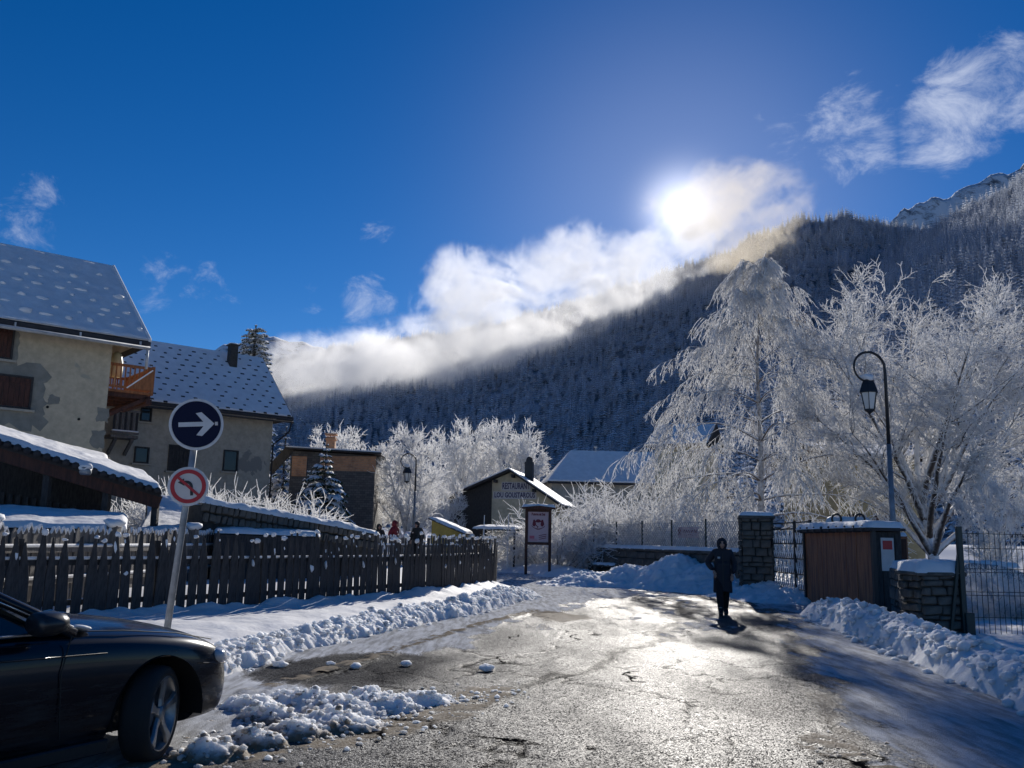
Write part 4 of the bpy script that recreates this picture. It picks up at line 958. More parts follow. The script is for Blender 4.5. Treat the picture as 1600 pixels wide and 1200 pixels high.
for row in range(11):
    for col in range(26):
        if rgp.random() < .12: continue
        s_ = .1+row*.37+rgp.uniform(-.05, .05); x = .45-col*.66-(row % 2)*.33+rgp.uniform(-.1, .1)
        link('roof_hook', dash, M['tile_dark'], r2, on2(x, s_, -.015), (math.atan(sl2), 0, rgp.uniform(-.1, .1)), (rgp.uniform(.6, 1.1), 1, rgp.uniform(.5, 1)))
Pch = P(318, 560, 52); Mi2 = (Matrix.Translation(c2) @ Euler((0, 0, U41)).to_matrix().to_4x4()).inverted(); lc = Mi2 @ Pch
b = MB(); b.box((lc.x, 2.4, 11.2), (.42, .45, 1.5)); b.box((lc.x, 2.4, 11.98), (.56, .6, .07)); ch = part('chimney', b, M['mortar'], r2)
link('snow_lump', BLOB[1], None, ch, (lc.x, 2.4, 12.04), None, (.3, .32, .13))
# weathered balcony on the grey house
xb0, zb0 = W2(163, 690); xb1, zb1 = W2(206, 652)
GB = thing('balcony', 'weathered grey plank balcony on the wall of the grey house', 'balcony', c2, U41)
zb0 += .2
for k in range(9):
    b = MB(); w_ = (xb1-xb0)/9; b.box((xb0+(k+.5)*w_, -1.0, (zb0+zb1)/2+.15), (w_-.02, .04, zb1-zb0)); part('plank', b, M['wood_grey'] if k % 2 else M['wood_dark'], GB)
for zz in (zb1+.15, zb0+.2): b = MB(); b.box(((xb0+xb1)/2, -1.03, zz), (xb1-xb0+.1, .1, .1)); part('rail', b, M['wood_grey'], GB)
b = MB(); b.box(((xb0+xb1)/2, -.5, zb0+.02), (xb1-xb0+.1, 1.05, .14)); part('floor', b, M['wood_grey'], GB)
for xx in (xb0+.2, xb1-.2): b = MB(); b.bar((xx, -.02, zb0-.75), (xx, -.95, zb0-.1), .14, .14); part('brace', b, M['wood_grey'], GB)
b = MB(); b.box(((xb0+xb1)/2, -1.06, zb0+.28), (xb1-xb0+.05, .14, .07)); part('snow_strip', b, M['snow'], GB, False, .02)
# --- brick house
cb = P(583, 800, 50); cb = Vector((cb.x, 50, 0.6)); BH = thing('brick_house', 'old house with dark stone below and orange brick under its roof edge', 'house', cb, R(3))
def Wb(px, py): return wall_pt(px, py, BH)
xl, zt = Wb(455, 704); zt2 = Wb(583, 712)[1]; zm = Wb(540, 736)[1]; xm = Wb(500, 720)[0]
b = MB(); b.faces([(xl, 0, -1), (0, 0, -1), (0, 6, -1), (xl, 6, -1), (xl, 0, zt), (0, 0, zt2), (0, 6, zt2), (xl, 6, zt)], [(0, 1, 5, 4), (1, 2, 6, 5), (2, 3, 7, 6), (3, 0, 4, 7), (4, 5, 6, 7)]); part('wall', b, M['rubble'], BH)
b = MB(); b.faces([(xm, -.03, zm), (.02, -.03, zm), (.02, .03, zm), (xm, .03, zm), (xm, -.03, zt-.25), (.02, -.03, zt2-.05), (.02, .03, zt2-.05), (xm, .03, zt-.25)], [(0, 1, 5, 4), (1, 2, 6, 5), (2, 3, 7, 6), (3, 0, 4, 7), (4, 5, 6, 7), (0, 3, 2, 1)]); part('brick_infill', b, M['brick'], BH)
xq, zq = Wb(448, 732); b = MB(); b.box((xl+.5, -.015, zm+.2), (.8, .05, 1.1)); part('brick_infill', b, M['brick'], BH)
b = MB(); b.bar((xl-.2, 2.6, zt+.10), (.35, 2.6, zt2+.10), 6.3, .08); rb = part('roof', b, M['tile_dark'], BH)
b = MB(); b.bar((xl-.2, 2.6, zt+.18), (.35, 2.6, zt2+.18), 6.2, .07); part('snow_cover', b, M['snow'], rb)
b = MB(); b.bar((xl-.05, 0, zt+.1), (xl-1.1, 0, zt-1.15), .5, .12, (0, 1, 0)); part('side_roof', b, M['wood_dark'], BH)
xc, zc = Wb(512, 697); b = MB(); b.box((xc, 1.2, zc+.1), (.5, .5, 1.1)); b.box((xc, 1.2, zc+.5), (.62, .62, .07)); b.box((xc, 1.2, zc+.78), (.66, .66, .08)); part('chimney', b, M['brick'], rb)
# --- restaurant
pk = P(798, 737, 60); RX = thing('restaurant', 'small restaurant with ochre gable lettering and dark plank side', 'restaurant', (pk.x, 60, 0.6), R(-12))
def Wr(px, py): return wall_pt(px, py, RX)
def Wrl(px, py): x, z = Wr(px, py); return x, z
xL, zL = Wrl(703, 780); x0r, _ = Wrl(768, 800); xR, zR = Wrl(868, 786); xP, zP = Wrl(798, 738); dep = 7.5
b = MB(); b.prism([(x0r, -1), (xR, -1), (xR, zR), (xP, zP), (x0r, zP+(zL-zP)*(xP-x0r)/(xP-xL))], 0, dep); part('wall', b, M['pl_rest'], RX)
b = MB(); b.prism([(xL, -1), (x0r-.003, -1), (x0r-.003, zP+(zL-zP)*(xP-x0r)/(xP-xL)), (xL, zL)], .02, dep); part('plank_side', b, M['wood_dark'], RX)
nb = 15
for k in range(nb):
    z = -1+(zP+1)*k/nb*.98; zz2 = z+(zP+1)/nb*.92
    xa_ = max(xL, xP-(zP-zz2)*(xP-xL)/(zP-zL)) if zz2 > zL else xL
    if xa_ < x0r-.2: b = MB(); b.box(((xa_+x0r)/2, -.005, (z+zz2)/2), (x0r-xa_, .05, zz2-z), (.02, 0, 0)); part('plank', b, M['wood_dark'], RX)
for sgn, (xe, ze) in ((-1, (xL-.5, zL-.5*(zP-zL)/(xP-xL))), (1, (xR+.5, zR-.5*(zP-zR)/(xR-xP)))):
    b = MB(); m_ = [(xe, -.7, ze+.05), (xP, -.7, zP+.05), (xP, dep+.4, zP+.05), (xe, dep+.4, ze+.05)]; b.faces(m_+[(q[0], q[1], q[2]+.13) for q in m_], [(0, 3, 2, 1), (4, 5, 6, 7), (0, 1, 5, 4), (1, 2, 6, 5), (2, 3, 7, 6), (3, 0, 4, 7)]); rf_ = part('roof', b, M['tile_dark'], RX)
    b = MB(); m_ = [(xe+.05*-sgn*-1, -.66, ze+.185), (xP, -.66, zP+.185), (xP, dep+.36, zP+.185), (xe, dep+.36, ze+.185)]; b.faces(m_+[(q[0], q[1], q[2]+.08) for q in m_], [(0, 3, 2, 1), (4, 5, 6, 7), (0, 1, 5, 4), (1, 2, 6, 5), (2, 3, 7, 6), (3, 0, 4, 7)]); part('snow_cover', b, M['snow'], rf_)
for fq in (.08, .55): 
    b = MB(); b.box((xP+(xR-xP)*fq, -.35, zP-.12-(zP-zR)*fq), (.16, .7, .2)); part('purlin', b, M['wood_dark'], RX)
b = MB(); b.box((x0r+(xP-x0r)*.25, -.35, zP-.62), (.16, .7, .2)); part('purlin', b, M['wood_dark'], RX)
b = MB(); b.box((xP+.9, 1.9, zP+.1), (.55, .55, 1.5)); b.box((xP+.9, 1.9, zP+.9), (.4, .4, .25)); cq = part('chimney', b, M['black_metal'], RX)
b = MB(); b.lathe([(.22, 0), (.2, .12), (.1, .2), (.01, .22)], 10, (xP+.9, 1.9, zP+1.02)); part('chimney_cap', b, M['tile_dark'], cq, True)
M['ink_blue'] = mat('dark_blue_paint', (.035, .025, .09), .6); M['paint_white'] = mat('sign_white', (.62, .58, .55), .6, var=.15)
def text_part(name, txt, size, mt, parent, loc, rot=(R(90), 0, 0), extr=.006, width=None, bold=0.0, align='CENTER', curve=None):
    cu = bpy.data.curves.new(name, 'FONT'); cu.body = txt; cu.size = size; cu.extrude = extr; cu.align_x = align; cu.align_y = 'CENTER'; cu.offset = bold; cu.resolution_u = 2
    t_ = bpy.data.objects.new('tmp', cu); C.objects.link(t_); bpy.context.view_layer.update()
    me = bpy.data.meshes.new_from_object(t_.evaluated_get(bpy.context.evaluated_depsgraph_get())); C.objects.unlink(t_); bpy.data.objects.remove(t_)
    me.name = name; me.materials.clear()
    if width and len(me.vertices):
        xs_ = [v.co.x for v in me.vertices]; k = width/(max(xs_)-min(xs_)); c = (max(xs_)+min(xs_))/2
        for v in me.vertices: v.co.x = (v.co.x-c)*k
    return link(name, me, mt, parent, loc, rot)
for (a, b_, c, d, tx) in [(784, 753, 829, 767, 'RESTAURANT'), (771, 768, 838, 780, 'LOU GOUSTAROUS')]:
    xa, za = Wr(a, b_); xb, zb = Wr(c, d); q = MB(); q.box(((xa+xb)/2, -.012, (za+zb)/2), (xb-xa, .02, za-zb)); pn = part('sign_panel', q, M['paint_white'], RX)
    text_part('lettering', tx, (za-zb)*1.0, M['ink_blue'], pn, ((xa+xb)/2, -.03, (za+zb)/2), width=(xb-xa)*.94, bold=.012)
b = MB(); b.box((xL+1.0, -.02, 1.2), (.9, .06, .7)); part('window', b, M['glass_dark'], RX)
# --- hipped house behind the restaurant
ch_ = P(1075, 760, 80); HH, rh, onh, slh = gable_house('hipped_house', 'long low house with smooth snowy hipped roof behind the shrubs', (ch_.x, 80, 1.2), R(4), 12.2, 8.5, P(900, 752, 80).z-1.2, P(900, 712, 84).z-1.0, M['pl_grey'], ov=(.4, .5), hip=2.6, snow_th=.14)
lx = HH.matrix_world.inverted() if False else None
b = MB(); b.tube([(-7.6, 4.2, P(900, 712, 84).z-1.3), (-7.6, 4.2, P(900, 712, 84).z-.4)], .06, 6); b.lathe([(.16, 0), (.16, .1)], 8, (-7.6, 4.2, P(900, 712, 84).z-.42)); part('vent_pipe', b, M['white_metal'], rh)
# --- roof glimpsed behind the birch, yellow house behind the maple
hb = P(1098, 720, 62); gable_house('hidden_house', 'snowy roofed house half hidden behind the weeping birch', (hb.x, 62, .8), R(-25), 3.4, 5, P(1060, 690, 62).z-.8, P(1060, 664, 64).z-.8, M['pl_rest'], ov=(.5, .6))
yb = P(1440, 760, 52); YH, ry_, _, _ = gable_house('yellow_house', 'yellow plastered house standing behind the frosted maple', (yb.x, 52, .5), R(8), 5.2, 7, P(1400, 715, 52).z-.5, P(1400, 700, 55).z-.5, M['pl_yellow'], ov=(.5, .6))
window(YH, -2.6, 2.3, 1.0, 1.3, 'wood_red'); window(YH, -4.2, 2.3, .9, 1.3, 'wood_red')
# ---------------------------------------------------------------- fences
def snow_caps():
    out = []
    for k in range(5): out.append(blob_mesh('snow_cap', 2, 20+k, .8, 1.25))
    return out
CAP = snow_caps(); gf = random.Random(17)
def board_mesh(w, h, tip, th, seed, jag=.02):
    g = random.Random(seed); b = MB(); j = lambda s: g.uniform(-s, s)
    ps = [(-w/2+j(.008), 0), (w/2+j(.008), 0), (w/2+j(.01), h-tip+j(.05)), (w*.10+j(jag*.6), h), (-w*.10+j(jag*.6), h+j(.03)), (-w/2+j(.01), h-tip+j(.05))]
    b.prism(ps, -th/2, th/2); return b.mesh('picket', False, .004)
PK = [board_mesh(gf.uniform(.165, .2), gf.uniform(1.30, 1.44), gf.uniform(.42, .68), .026, k) for k in range(14)]
PF = thing('picket_fence', 'dark weathered picket fence with snow lumps curving along the road verge', 'fence', (0, 0, 0))
pl = [Vector((x, y, 0)) for x, y in FENCE]; seg = [(b-a).length for a, b in zip(pl[:-1], pl[1:])]; tot = sum(seg)
def along(pl, seg, s):
    for i, l in enumerate(seg):
        if s <= l or i == len(seg)-1: return pl[i]+(pl[i+1]-pl[i])*(s/l), (pl[i+1]-pl[i]).normalized()
        s -= l
s = .1; k = 0
while s < tot:
    p, d = along(pl, seg, s); rz = math.atan2(d.y, d.x); me = PK[gf.randrange(14)]; zb = .15+.1*s/tot
    sc = gf.uniform(.94, 1.05); o = link('picket', me, M['wood_dark'], PF, (p.x+gf.uniform(-.01, .01), p.y, zb), (gf.uniform(-.03, .03), gf.uniform(-.03, .03), rz+gf.uniform(-.05, .05)), (1, 1, sc))
    hh = max(v.co.z for v in me.vertices)
    if gf.random() < (.5 if s < tot*.3 else .85):      # cap of snow on the tip
        w_ = gf.uniform(.028, .06); link('snow_cap', CAP[gf.randrange(4)], None, o, (gf.uniform(-.02, .02), gf.uniform(-.01, .02), hh+w_*.25), (0, 0, gf.uniform(0, 6)), (w_, w_, w_*gf.uniform(.8, 1.4)))
    if gf.random() < (.14 if s < tot*.35 else .42):    # snow stuck to the flank
        w_ = gf.uniform(.02, .045); link('snow_cap', CAP[gf.randrange(4)], None, o, (gf.uniform(-.05, .05), -.012, hh-gf.uniform(.05, .35)), (R(80), 0, 0), (w_*.6, w_*gf.uniform(1.0, 3.0), w_*.4))
    if gf.random() < .09:
        w_ = gf.uniform(.02, .08); link('snow_cap', CAP[gf.randrange(4)], None, o, (gf.uniform(-.05, .05), -.016, gf.uniform(.3, hh-.4)), (R(80), 0, gf.uniform(0, 6)), (w_, w_, w_*.5))
    s += gf.uniform(.20, .232); k += 1
for z in (.38, 1.02):
    for i, (a, b) in enumerate(zip(pl[:-1], pl[1:])):
        q = MB(); nrm = Vector((-(b-a).y, (b-a).x, 0)).normalized()*.055; q.bar(a+nrm+Vector((0, 0, z+.08)), b+nrm+Vector((0, 0, z+.08)), .05, .09); rl = part('rail', q, M['wood_dark'], PF)
        if z > 1:
            q = MB(); q.bar(a+nrm+Vector((0, 0, z+.15)), b+nrm+Vector((0, 0, z+.15)), .07, .05); part('snow_strip', q, M['snow'], rl, False, .015)
st_ = 0
while st_ < tot:
    p, d = along(pl, seg, st_); n_ = Vector((-d.y, d.x, 0)); q = MB(); c_ = p+n_*.13; q.box((c_.x, c_.y, .72), (.11, .11, 1.5), (0, 0, math.atan2(d.y, d.x))); part('post', q, M['wood_dark'], PF); st_ += 2.4
# second, paler garden fence
F2 = [P(-60, 835, 13.4), P(60, 835, 15.2), P(185, 836, 17.6), P(330, 838, 22.5), P(480, 842, 29), P(640, 846, 37), P(770, 848, 45)]
pl2 = [Vector((p.x, p.y, 0)) for p in F2]; seg2 = [(b-a).length for a, b in zip(pl2[:-1], pl2[1:])]; tot2 = sum(seg2)
P2 = []
for k in range(6):
    b = MB(); w_ = gf.uniform(.105, .125); h_ = gf.uniform(1.22, 1.28); b.prism([(-w_/2, 0), (w_/2, 0), (w_/2, h_-.09), (.0, h_), (-w_/2, h_-.09)], -.012, .012); P2.append(b.mesh('picket', False, .003))
GF = thing('garden_fence', 'pale grey pointed garden fence behind the dark pickets', 'fence', (0, 0, 0))
caproof = MB(); caproof.prism([(-.075, -.085), (-.06, -.105), (0, -.01), (.06, -.105), (.075, -.085), (0, .035)], -.03, .03); caproof = caproof.mesh('snow_cap', False, .012)
s = 0.0; k = 0
while s < tot2 and k < 285:
    p, d = along(pl2, seg2, s); zb = float(gz(p.x, p.y))+.05; zt = .42+.002*s
    o = link('picket', P2[gf.randrange(6)], M['wood_grey'], GF, (p.x, p.y, zt), (gf.uniform(-.02, .02), gf.uniform(-.02, .02), math.atan2(d.y, d.x)), (1, 1, gf.uniform(.97, 1.03)))
    if gf.random() < .8: link('snow_cap', caproof, M['snow'], o, (0, 0, 1.245))
    s += .145 if s < 9 else (.17 if s < 20 else .2); k += 1
for z in (.75, 1.28):
    for a, b in zip(pl2[:-1], pl2[1:]):
        n_ = Vector((-(b-a).y, (b-a).x, 0)).normalized()*-.04; q = MB(); q.bar(a+n_+Vector((0, 0, z)), b+n_+Vector((0, 0, z)), .04, .08); rl = part('rail', q, M['wood_grey'], GF)
        q = MB(); q.bar(a+n_+Vector((0, 0, z+.075)), b+n_+Vector((0, 0, z+.075)), .07, .06); part('snow_strip', q, M['snow'], rl, False, .02)
for s in (0.6, 4.1, 8, 13, 18, 24, 30):
    p, d = along(pl2, seg2, min(s, tot2-.1)); q = MB(); q.box((p.x, p.y-.06, .95), (.2, .2, 1.6)); po = part('post', q, M['wood_grey'], GF)
    link('snow_cap', CAP[0], None, po, (p.x, p.y-.06, 1.77), None, (.19, .19, .12))

# ---------------------------------------------------------------- traffic sign post
def face_cam(p): return math.atan2(p.x, p.y)
b0 = P(252, 1030, 11.2); SP = thing('traffic_sign', 'leaning steel post with blue arrow disc above a red no left turn disc', 'traffic sign', (b0.x, b0.y, 0))
M['sign_blue'] = mat('sign_blue', (.004, .007, .032), .6, spec=.2); M['sign_white'] = mat('sign_white_sheeting', (.6, .6, .6), .4, var=.12, vscale=9); M['sign_red'] = mat('sign_red', (.42, .012, .02), .4)
M['sign_black'] = mat('sign_black', (.01, .01, .012), .4)
t1 = P(309, 660, 11.4); t2 = P(294.5, 760, 11.3); loc = lambda q: (q.x-b0.x, q.y-b0.y, q.z)
top = P(313, 628, 11.45); q = MB(); q.tube([(0, 0, -.1), loc(P(294.5, 762, 11.38)), loc(top)], .042, 12); part('post', q, M['galv'], SP, True)
def disc(px, py, D, rad, tilt_, kind):
    c = P(px, py, D-.07); a = thing if False else None
    rot = Euler((R(90), tilt_, -face_cam(c)+.05)); base = Matrix.Translation(loc(c)) @ rot.to_matrix().to_4x4()
    def place(o): o.matrix_local = base @ Matrix.Translation(o.location); return o
    q = MB(); q.lathe([(rad, -.03), (rad+.012, -.012), (rad+.012, .006), (rad-.02, .008), (rad-.022, .002)], 48); plate = place(part('disc', q, M['sign_white'], SP, False))
    def flat(name, poly, mt, z=.0085, th=.003):
        q = MB(); n = len(poly); q.faces([(x, y, z) for x, y in poly]+[(x, y, z+th) for x, y in poly], [tuple(range(n)), tuple(range(2*n-1, n-1, -1))]+[(k, (k+1) % n, (k+1) % n+n, k+n) for k in range(n)])
        o = part(name, q, mt, plate); return o
    circ = lambda r_, n=48: [(r_*math.cos(6.28318*k/n), r_*math.sin(6.28318*k/n)) for k in range(n)]
    def ringm(ro, ri, mt, name, z=.0085):
        q = MB(); n = 48; a, b_ = circ(ro), circ(ri); q.faces([(x, y, z+.003) for x, y in a]+[(x, y, z+.003) for x, y in b_]+[(x, y, z-.002) for x, y in a]+[(x, y, z-.002) for x, y in b_], [(k, (k+1) % n, (k+1) % n+n, k+n) for k in range(n)]+[(k+2*n, (k+1) % n+2*n, (k+1) % n, k) for k in range(n)]); return part(name, q, mt, plate)
    if kind == 'arrow':
        flat('blue_field', circ(rad-.024), M['sign_blue'])
        s_ = rad; flat('arrow', [(-.68*s_, .09*s_), (-.68*s_, -.09*s_), (.26*s_, -.09*s_), (-.02*s_, -.44*s_), (.2*s_, -.48*s_), (.68*s_, 0), (.2*s_, .48*s_), (-.02*s_, .44*s_), (.26*s_, .09*s_)], M['sign_white'], .0125)
        flat('sticker', [(.70*s_, -.07*s_), (.81*s_, -.07*s_), (.81*s_, .07*s_), (.70*s_, .07*s_)], M['paint_white'], .0135)
        bz = MB(); bz.lathe([(rad*.2, -.10), (rad*.2, -.03)], 8); place(part('bracket', bz, M['galv'], SP))
    else:
        flat('white_field', circ(rad*.74), M['paint_white'])
        ringm(rad-.022, rad*.70, M['sign_red'], 'red_ring', .011)
        pts = []
        for k in range(9): a = R(0+90*k/8); pts.append((.06*rad+.26*rad*math.cos(a)-.10*rad, -.02*rad+.26*rad*math.sin(a)))
        q = []
        w_ = .075*rad
        outer = [(.16*rad+w_, -.5*rad), (.16*rad+w_, -.02*rad)]+[(-.10*rad+(.26*rad+w_)*math.cos(R(90*k/8)), -.02*rad+(.26*rad+w_)*math.sin(R(90*k/8))) for k in range(1, 9)]
        inner = [(-.10*rad+(.26*rad-w_)*math.cos(R(90*k/8)), -.02*rad+(.26*rad-w_)*math.sin(R(90*k/8))) for k in range(8, 0, -1)]+[(.16*rad-w_, -.02*rad), (.16*rad-w_, -.5*rad)]
        head = [(-.2*rad, .24*rad+w_), (-.2*rad, .24*rad+.2*rad), (-.52*rad, .24*rad), (-.2*rad, .24*rad-.2*rad), (-.2*rad, .24*rad-w_)]
        flat('turn_arrow', outer+head+inner, M['sign_black'], .013)
        d_ = .707; w2 = .07*rad; L_ = .72*rad
        flat('red_bar', [(-L_*d_+w2*d_, L_*d_+w2*d_), (-L_*d_-w2*d_, L_*d_-w2*d_), (L_*d_-w2*d_, -L_*d_-w2*d_), (L_*d_+w2*d_, -L_*d_+w2*d_)], M['sign_red'], .017)
    return plate
disc(307, 663, 11.4, .318, -.10, 'arrow'); disc(294, 760, 11.35, .232, -.10, 'turn')

# ---------------------------------------------------------------- street lamps
def lamp(label, base, h, side, group='curled iron street lamps'):
    o = thing('street_lamp', label, 'street lamp', base, side, group); q = MB(); q.lathe([(.16, -.3), (.16, .5), (.12, .6), (.085, .7), (.075, 2.2), (.09, 2.25), (.07, 2.32), (.055, h*.62)], 12); part('base_column', q, M['galv'], o, True)
    q = MB(); pts = [(0, 0, h*.62), (0, 0, h-.75)]
    for k in range(1, 22):
        a = math.pi*1.62*k/21; r_ = .45-.10*k/21; pts.append((-.45+(r_+.0)*math.cos(a), 0, h-.62+r_*1.0*math.sin(a)))
    q.tube(pts, [.05, .04]+[.036-.0007*k for k in range(21)], 8); part('curled_arm', q, M['black_metal'], o, True)
    lx = -.47; z = h-1.02; q = MB(); q.tube([(lx, 0, h-.98), (lx, 0, h-.9)], .018, 6); part('hanger', q, M['black_metal'], o)
    q = MB(); q.lathe([(.03, .12), (.1, .1), (.17, 0), (.24, -.20), (.25, -.24), (.2, -.24)], 6, (lx, 0, z)); hd = part('lantern_roof', q, M['black_metal'], o)
    link('snow_cap', CAP[0], None, hd, (lx, 0, z+.14), None, (.15, .15, .13))
    q = MB(); q.lathe([(.20, -.25), (.125, -.66), (.10, -.67)], 6, (lx, 0, z)); part('lantern_glass', q, M['lamp_glass'], o)
    for k in range(6):
        a = 6.28318*k/6; q = MB(); q.bar((lx+.208*math.cos(a), .208*math.sin(a), z-.24), (lx+.13*math.cos(a), .13*math.sin(a), z-.68), .02, .02); part('lantern_frame', q, M['black_metal'], o)
    q = MB(); q.lathe([(.14, -.67), (.14, -.70), (.05, -.76), (.01, -.8)], 6, (lx, 0, z)); part('lantern_foot', q, M['black_metal'], o); return o
M['lamp_glass'] = mat('frosted_lamp_glass', (.62, .62, .58), .25, spec=.6)
lp = P(1397, 850, 22.6); lamp('tall curled street lamp with hanging lantern behind the wooden bin store', (lp.x, lp.y, 0), 6.75, .12)
lq = P(646, 835, 49); lamp('distant curled street lamp beside the frosted tree and restaurant', (lq.x, lq.y, .5), 5.85, .0)

# ---------------------------------------------------------------- stone work
def stone_block(name, label, cat, loc_, rotz, L, W, H, rows, seed, per=.32, group=None, cap=None):
    """coursed rubble: a mortar core with each stone standing a little proud"""
    g = random.Random(seed); o = thing(name, label, cat, loc_, rotz, group); q = MB(); q.box((0, 0, H/2-.15), (L-.05, W-.05, H+.3-.02)); part('mortar_core', q, M['mortar'], o)
    for (ax, ln, off, rz) in ((0, L, -W/2, 0), (0, L, W/2, math.pi), (1, W, -L/2, -math.pi/2), (1, W, L/2, math.pi/2)):
        z = 0.0
        for r_ in range(rows):
            hh = H/rows*g.uniform(.6, 1.45); x = -ln/2
            while x < ln/2-.05:
                w_ = min(per*g.uniform(.55, 1.5), ln/2-x); b = MB()
                if z+hh > H+.02: hh = H+.01-z
                if w_ > .06 and hh > .04:
                    b.box((0, 0, 0), (w_-.025, .10, hh-.022), None, 1.0, .018); me = b.mesh('stone', False, .018); pr = g.uniform(-.015, .03)
                    cx, cy = (x+w_/2, off-math.copysign(pr, off)*-1*-1 if False else off+math.copysign(.0+pr-.03, off))
                    ps = (cx, cy, z+hh/2) if ax == 0 else (off+math.copysign(pr-.03, off), cx, z+hh/2)
                    link('stone', me, M['stone'], o, ps, (0, 0, 0 if ax == 0 else math.pi/2))
                x += w_
            z += hh
    if cap:
        t_, ovh, st_h = cap; q = MB(); q.box((0, 0, H+t_/2), (L+2*ovh, W+2*ovh, t_), None, 1, .01); cs = part('cap_stone', q, M['stone'], o, False, .015)
        snow_slab(cs, (0, 0, H+t_), L+2*ovh-.02, W+2*ovh-.02, st_h, seed)
    return o
def snow_slab(parent, c, L, W, h, seed=0, rot=None, name='snow_cap'):
    """pillow of snow with soft uneven edges"""
    nx, ny = max(8, int(L/.07)), max(8, int(W/.07)); nx, ny = min(nx, 90), min(ny, 40)
    u, v = np.meshgrid(np.linspace(-1, 1, nx), np.linspace(-1, 1, ny), indexing='ij'); e = 1-np.maximum(np.abs(u)**(max(6, 6*L/W*.6)), np.abs(v)**6)
    X = u*L/2*(1+.0*v); Y = v*W/2; wob = (fbm(u*L*3+seed*3+50, v*W*3+50, oct=3, seed=seed)-.5)
    Z = h*np.clip(e, 0, 1)**.4*(1+.5*wob)+.0; X = X+np.sign(u)*(np.abs(u) > .98)*wob*.06; Y = Y+np.sign(v)*(np.abs(v) > .98)*wob*.10
    Z[0, :] = Z[-1, :] = -.02; Z[:, 0] = Z[:, -1] = -.02
    o = link(name, grid_mesh(name, X, Y, Z), M['snow'], parent, c, rot); return o
gp = P(1182, 860, 29); stone_block('gate_pillar', 'tall stone gate pillar with flat snowy cap beside the iron gate', 'pillar', (gp.x, gp.y, 0), R(-12), .92, .92, 2.42, 13, 3, .3, None, (.10, .1, .12))
lpz = P(1456, 950, 16.6); stone_block('stone_post', 'short stone post under a thick snow pillow beside the green fence post', 'pillar', (lpz.x, lpz.y, 0), R(6), .74, .6, 1.12, 9, 4, .26, None, (.07, .1, .20))
wa = P(926, 860, 43); wb = P(1165, 860, 30.2); mid = (Vector((wa.x, wa.y, 0))+Vector((wb.x, wb.y, 0)))/2; dv = Vector((wb.x-wa.x, wb.y-wa.y, 0))
stone_block('low_wall', 'low stone garden wall with a snow covered coping left of the gate pillar', 'wall', (mid.x, mid.y, .0), math.atan2(dv.y, dv.x), dv.length, .4, 1.28, 6, 5, .75, None, (.08, .08, .13))
w3a = P(1408, 880, 19.6); w3b = Vector((lpz.x-.05, lpz.y+.45, 0)); d3 = w3b-Vector((w3a.x, w3a.y, 0)); m3 = (w3b+Vector((w3a.x, w3a.y, 0)))/2
stone_block('side_wall', 'short stone wall running back from the snow capped post to the bin store', 'wall', (m3.x, m3.y, 0), math.atan2(d3.y, d3.x), d3.length, .34, 1.12, 6, 6, .4, None, (.06, .06, .16))
# ledge bench left of the wall
bp = P(945, 872, 41); BN = thing('stone_bench', 'small snow covered stone ledge at the foot of the low wall', 'bench', (bp.x, bp.y-.6, float(gz(0, bp.y))), R(-55)); q = MB(); q.box((0, 0, .42), (1.5, .4, .08)); bs_ = part('seat', q, M['stone'], BN, False, .01)
for xx in (-.6, .6): q = MB(); q.box((xx, 0, .17), (.16, .34, .42)); part('leg', q, M['stone'], BN, False, .01)
snow_slab(bs_, (0, 0, .46), 1.5, .4, .1, 9)

# ---------------------------------------------------------------- iron gate, bin store, mesh fence
ga = P(1208, 880, 28.6); gb = P(1268, 880, 25.2); gv = Vector((gb.x-ga.x, gb.y-ga.y, 0)); IG = thing('iron_gate', 'black wrought iron gate with frosted triangle lattice between pillar and bin store', 'gate', (ga.x, ga.y, .25), math.atan2(gv.y, gv.x)); gl = gv.length
for x in (0, gl*.62, gl): q = MB(); q.box((x, 0, 1.0), (.07, .07, 2.15)); part('upright', q, M['black_metal'], IG)
for z in (.12, .55, .98, 1.41, 1.84, 2.02): q = MB(); q.box((gl/2, 0, z), (gl, .035, .035)); part('rail', q, M['black_metal'], IG)
for r_ in range(4):
    z0_ = .12+.43*r_; q = MB(); sn_ = MB(); n_ = int(gl/.36)
    for k in range(n_):
        x = (k+.5)*gl/n_; w_ = gl/n_*.5
        for (xa_, za_, xb_, zb_) in ((x-w_, z0_, x, z0_+.4), (x, z0_+.4, x+w_, z0_), (x-w_*.5, z0_+.2, x+w_*.5, z0_+.2), (x-w_*.5, z0_+.2, x, z0_), (x, z0_, x+w_*.5, z0_+.2)):
            q.bar((xa_, 0, za_), (xb_, 0, zb_), .02, .02, (0, 1, 0)); sn_.bar((xa_, 0, za_+.018), (xb_, 0, zb_+.018), .035, .022, (0, 1, 0))
    l_ = part('lattice_row', q, M['black_metal'], IG); l_['kind'] = 'stuff'; s_ = part('frost', sn_, M['snow'], l_); s_['kind'] = 'stuff'
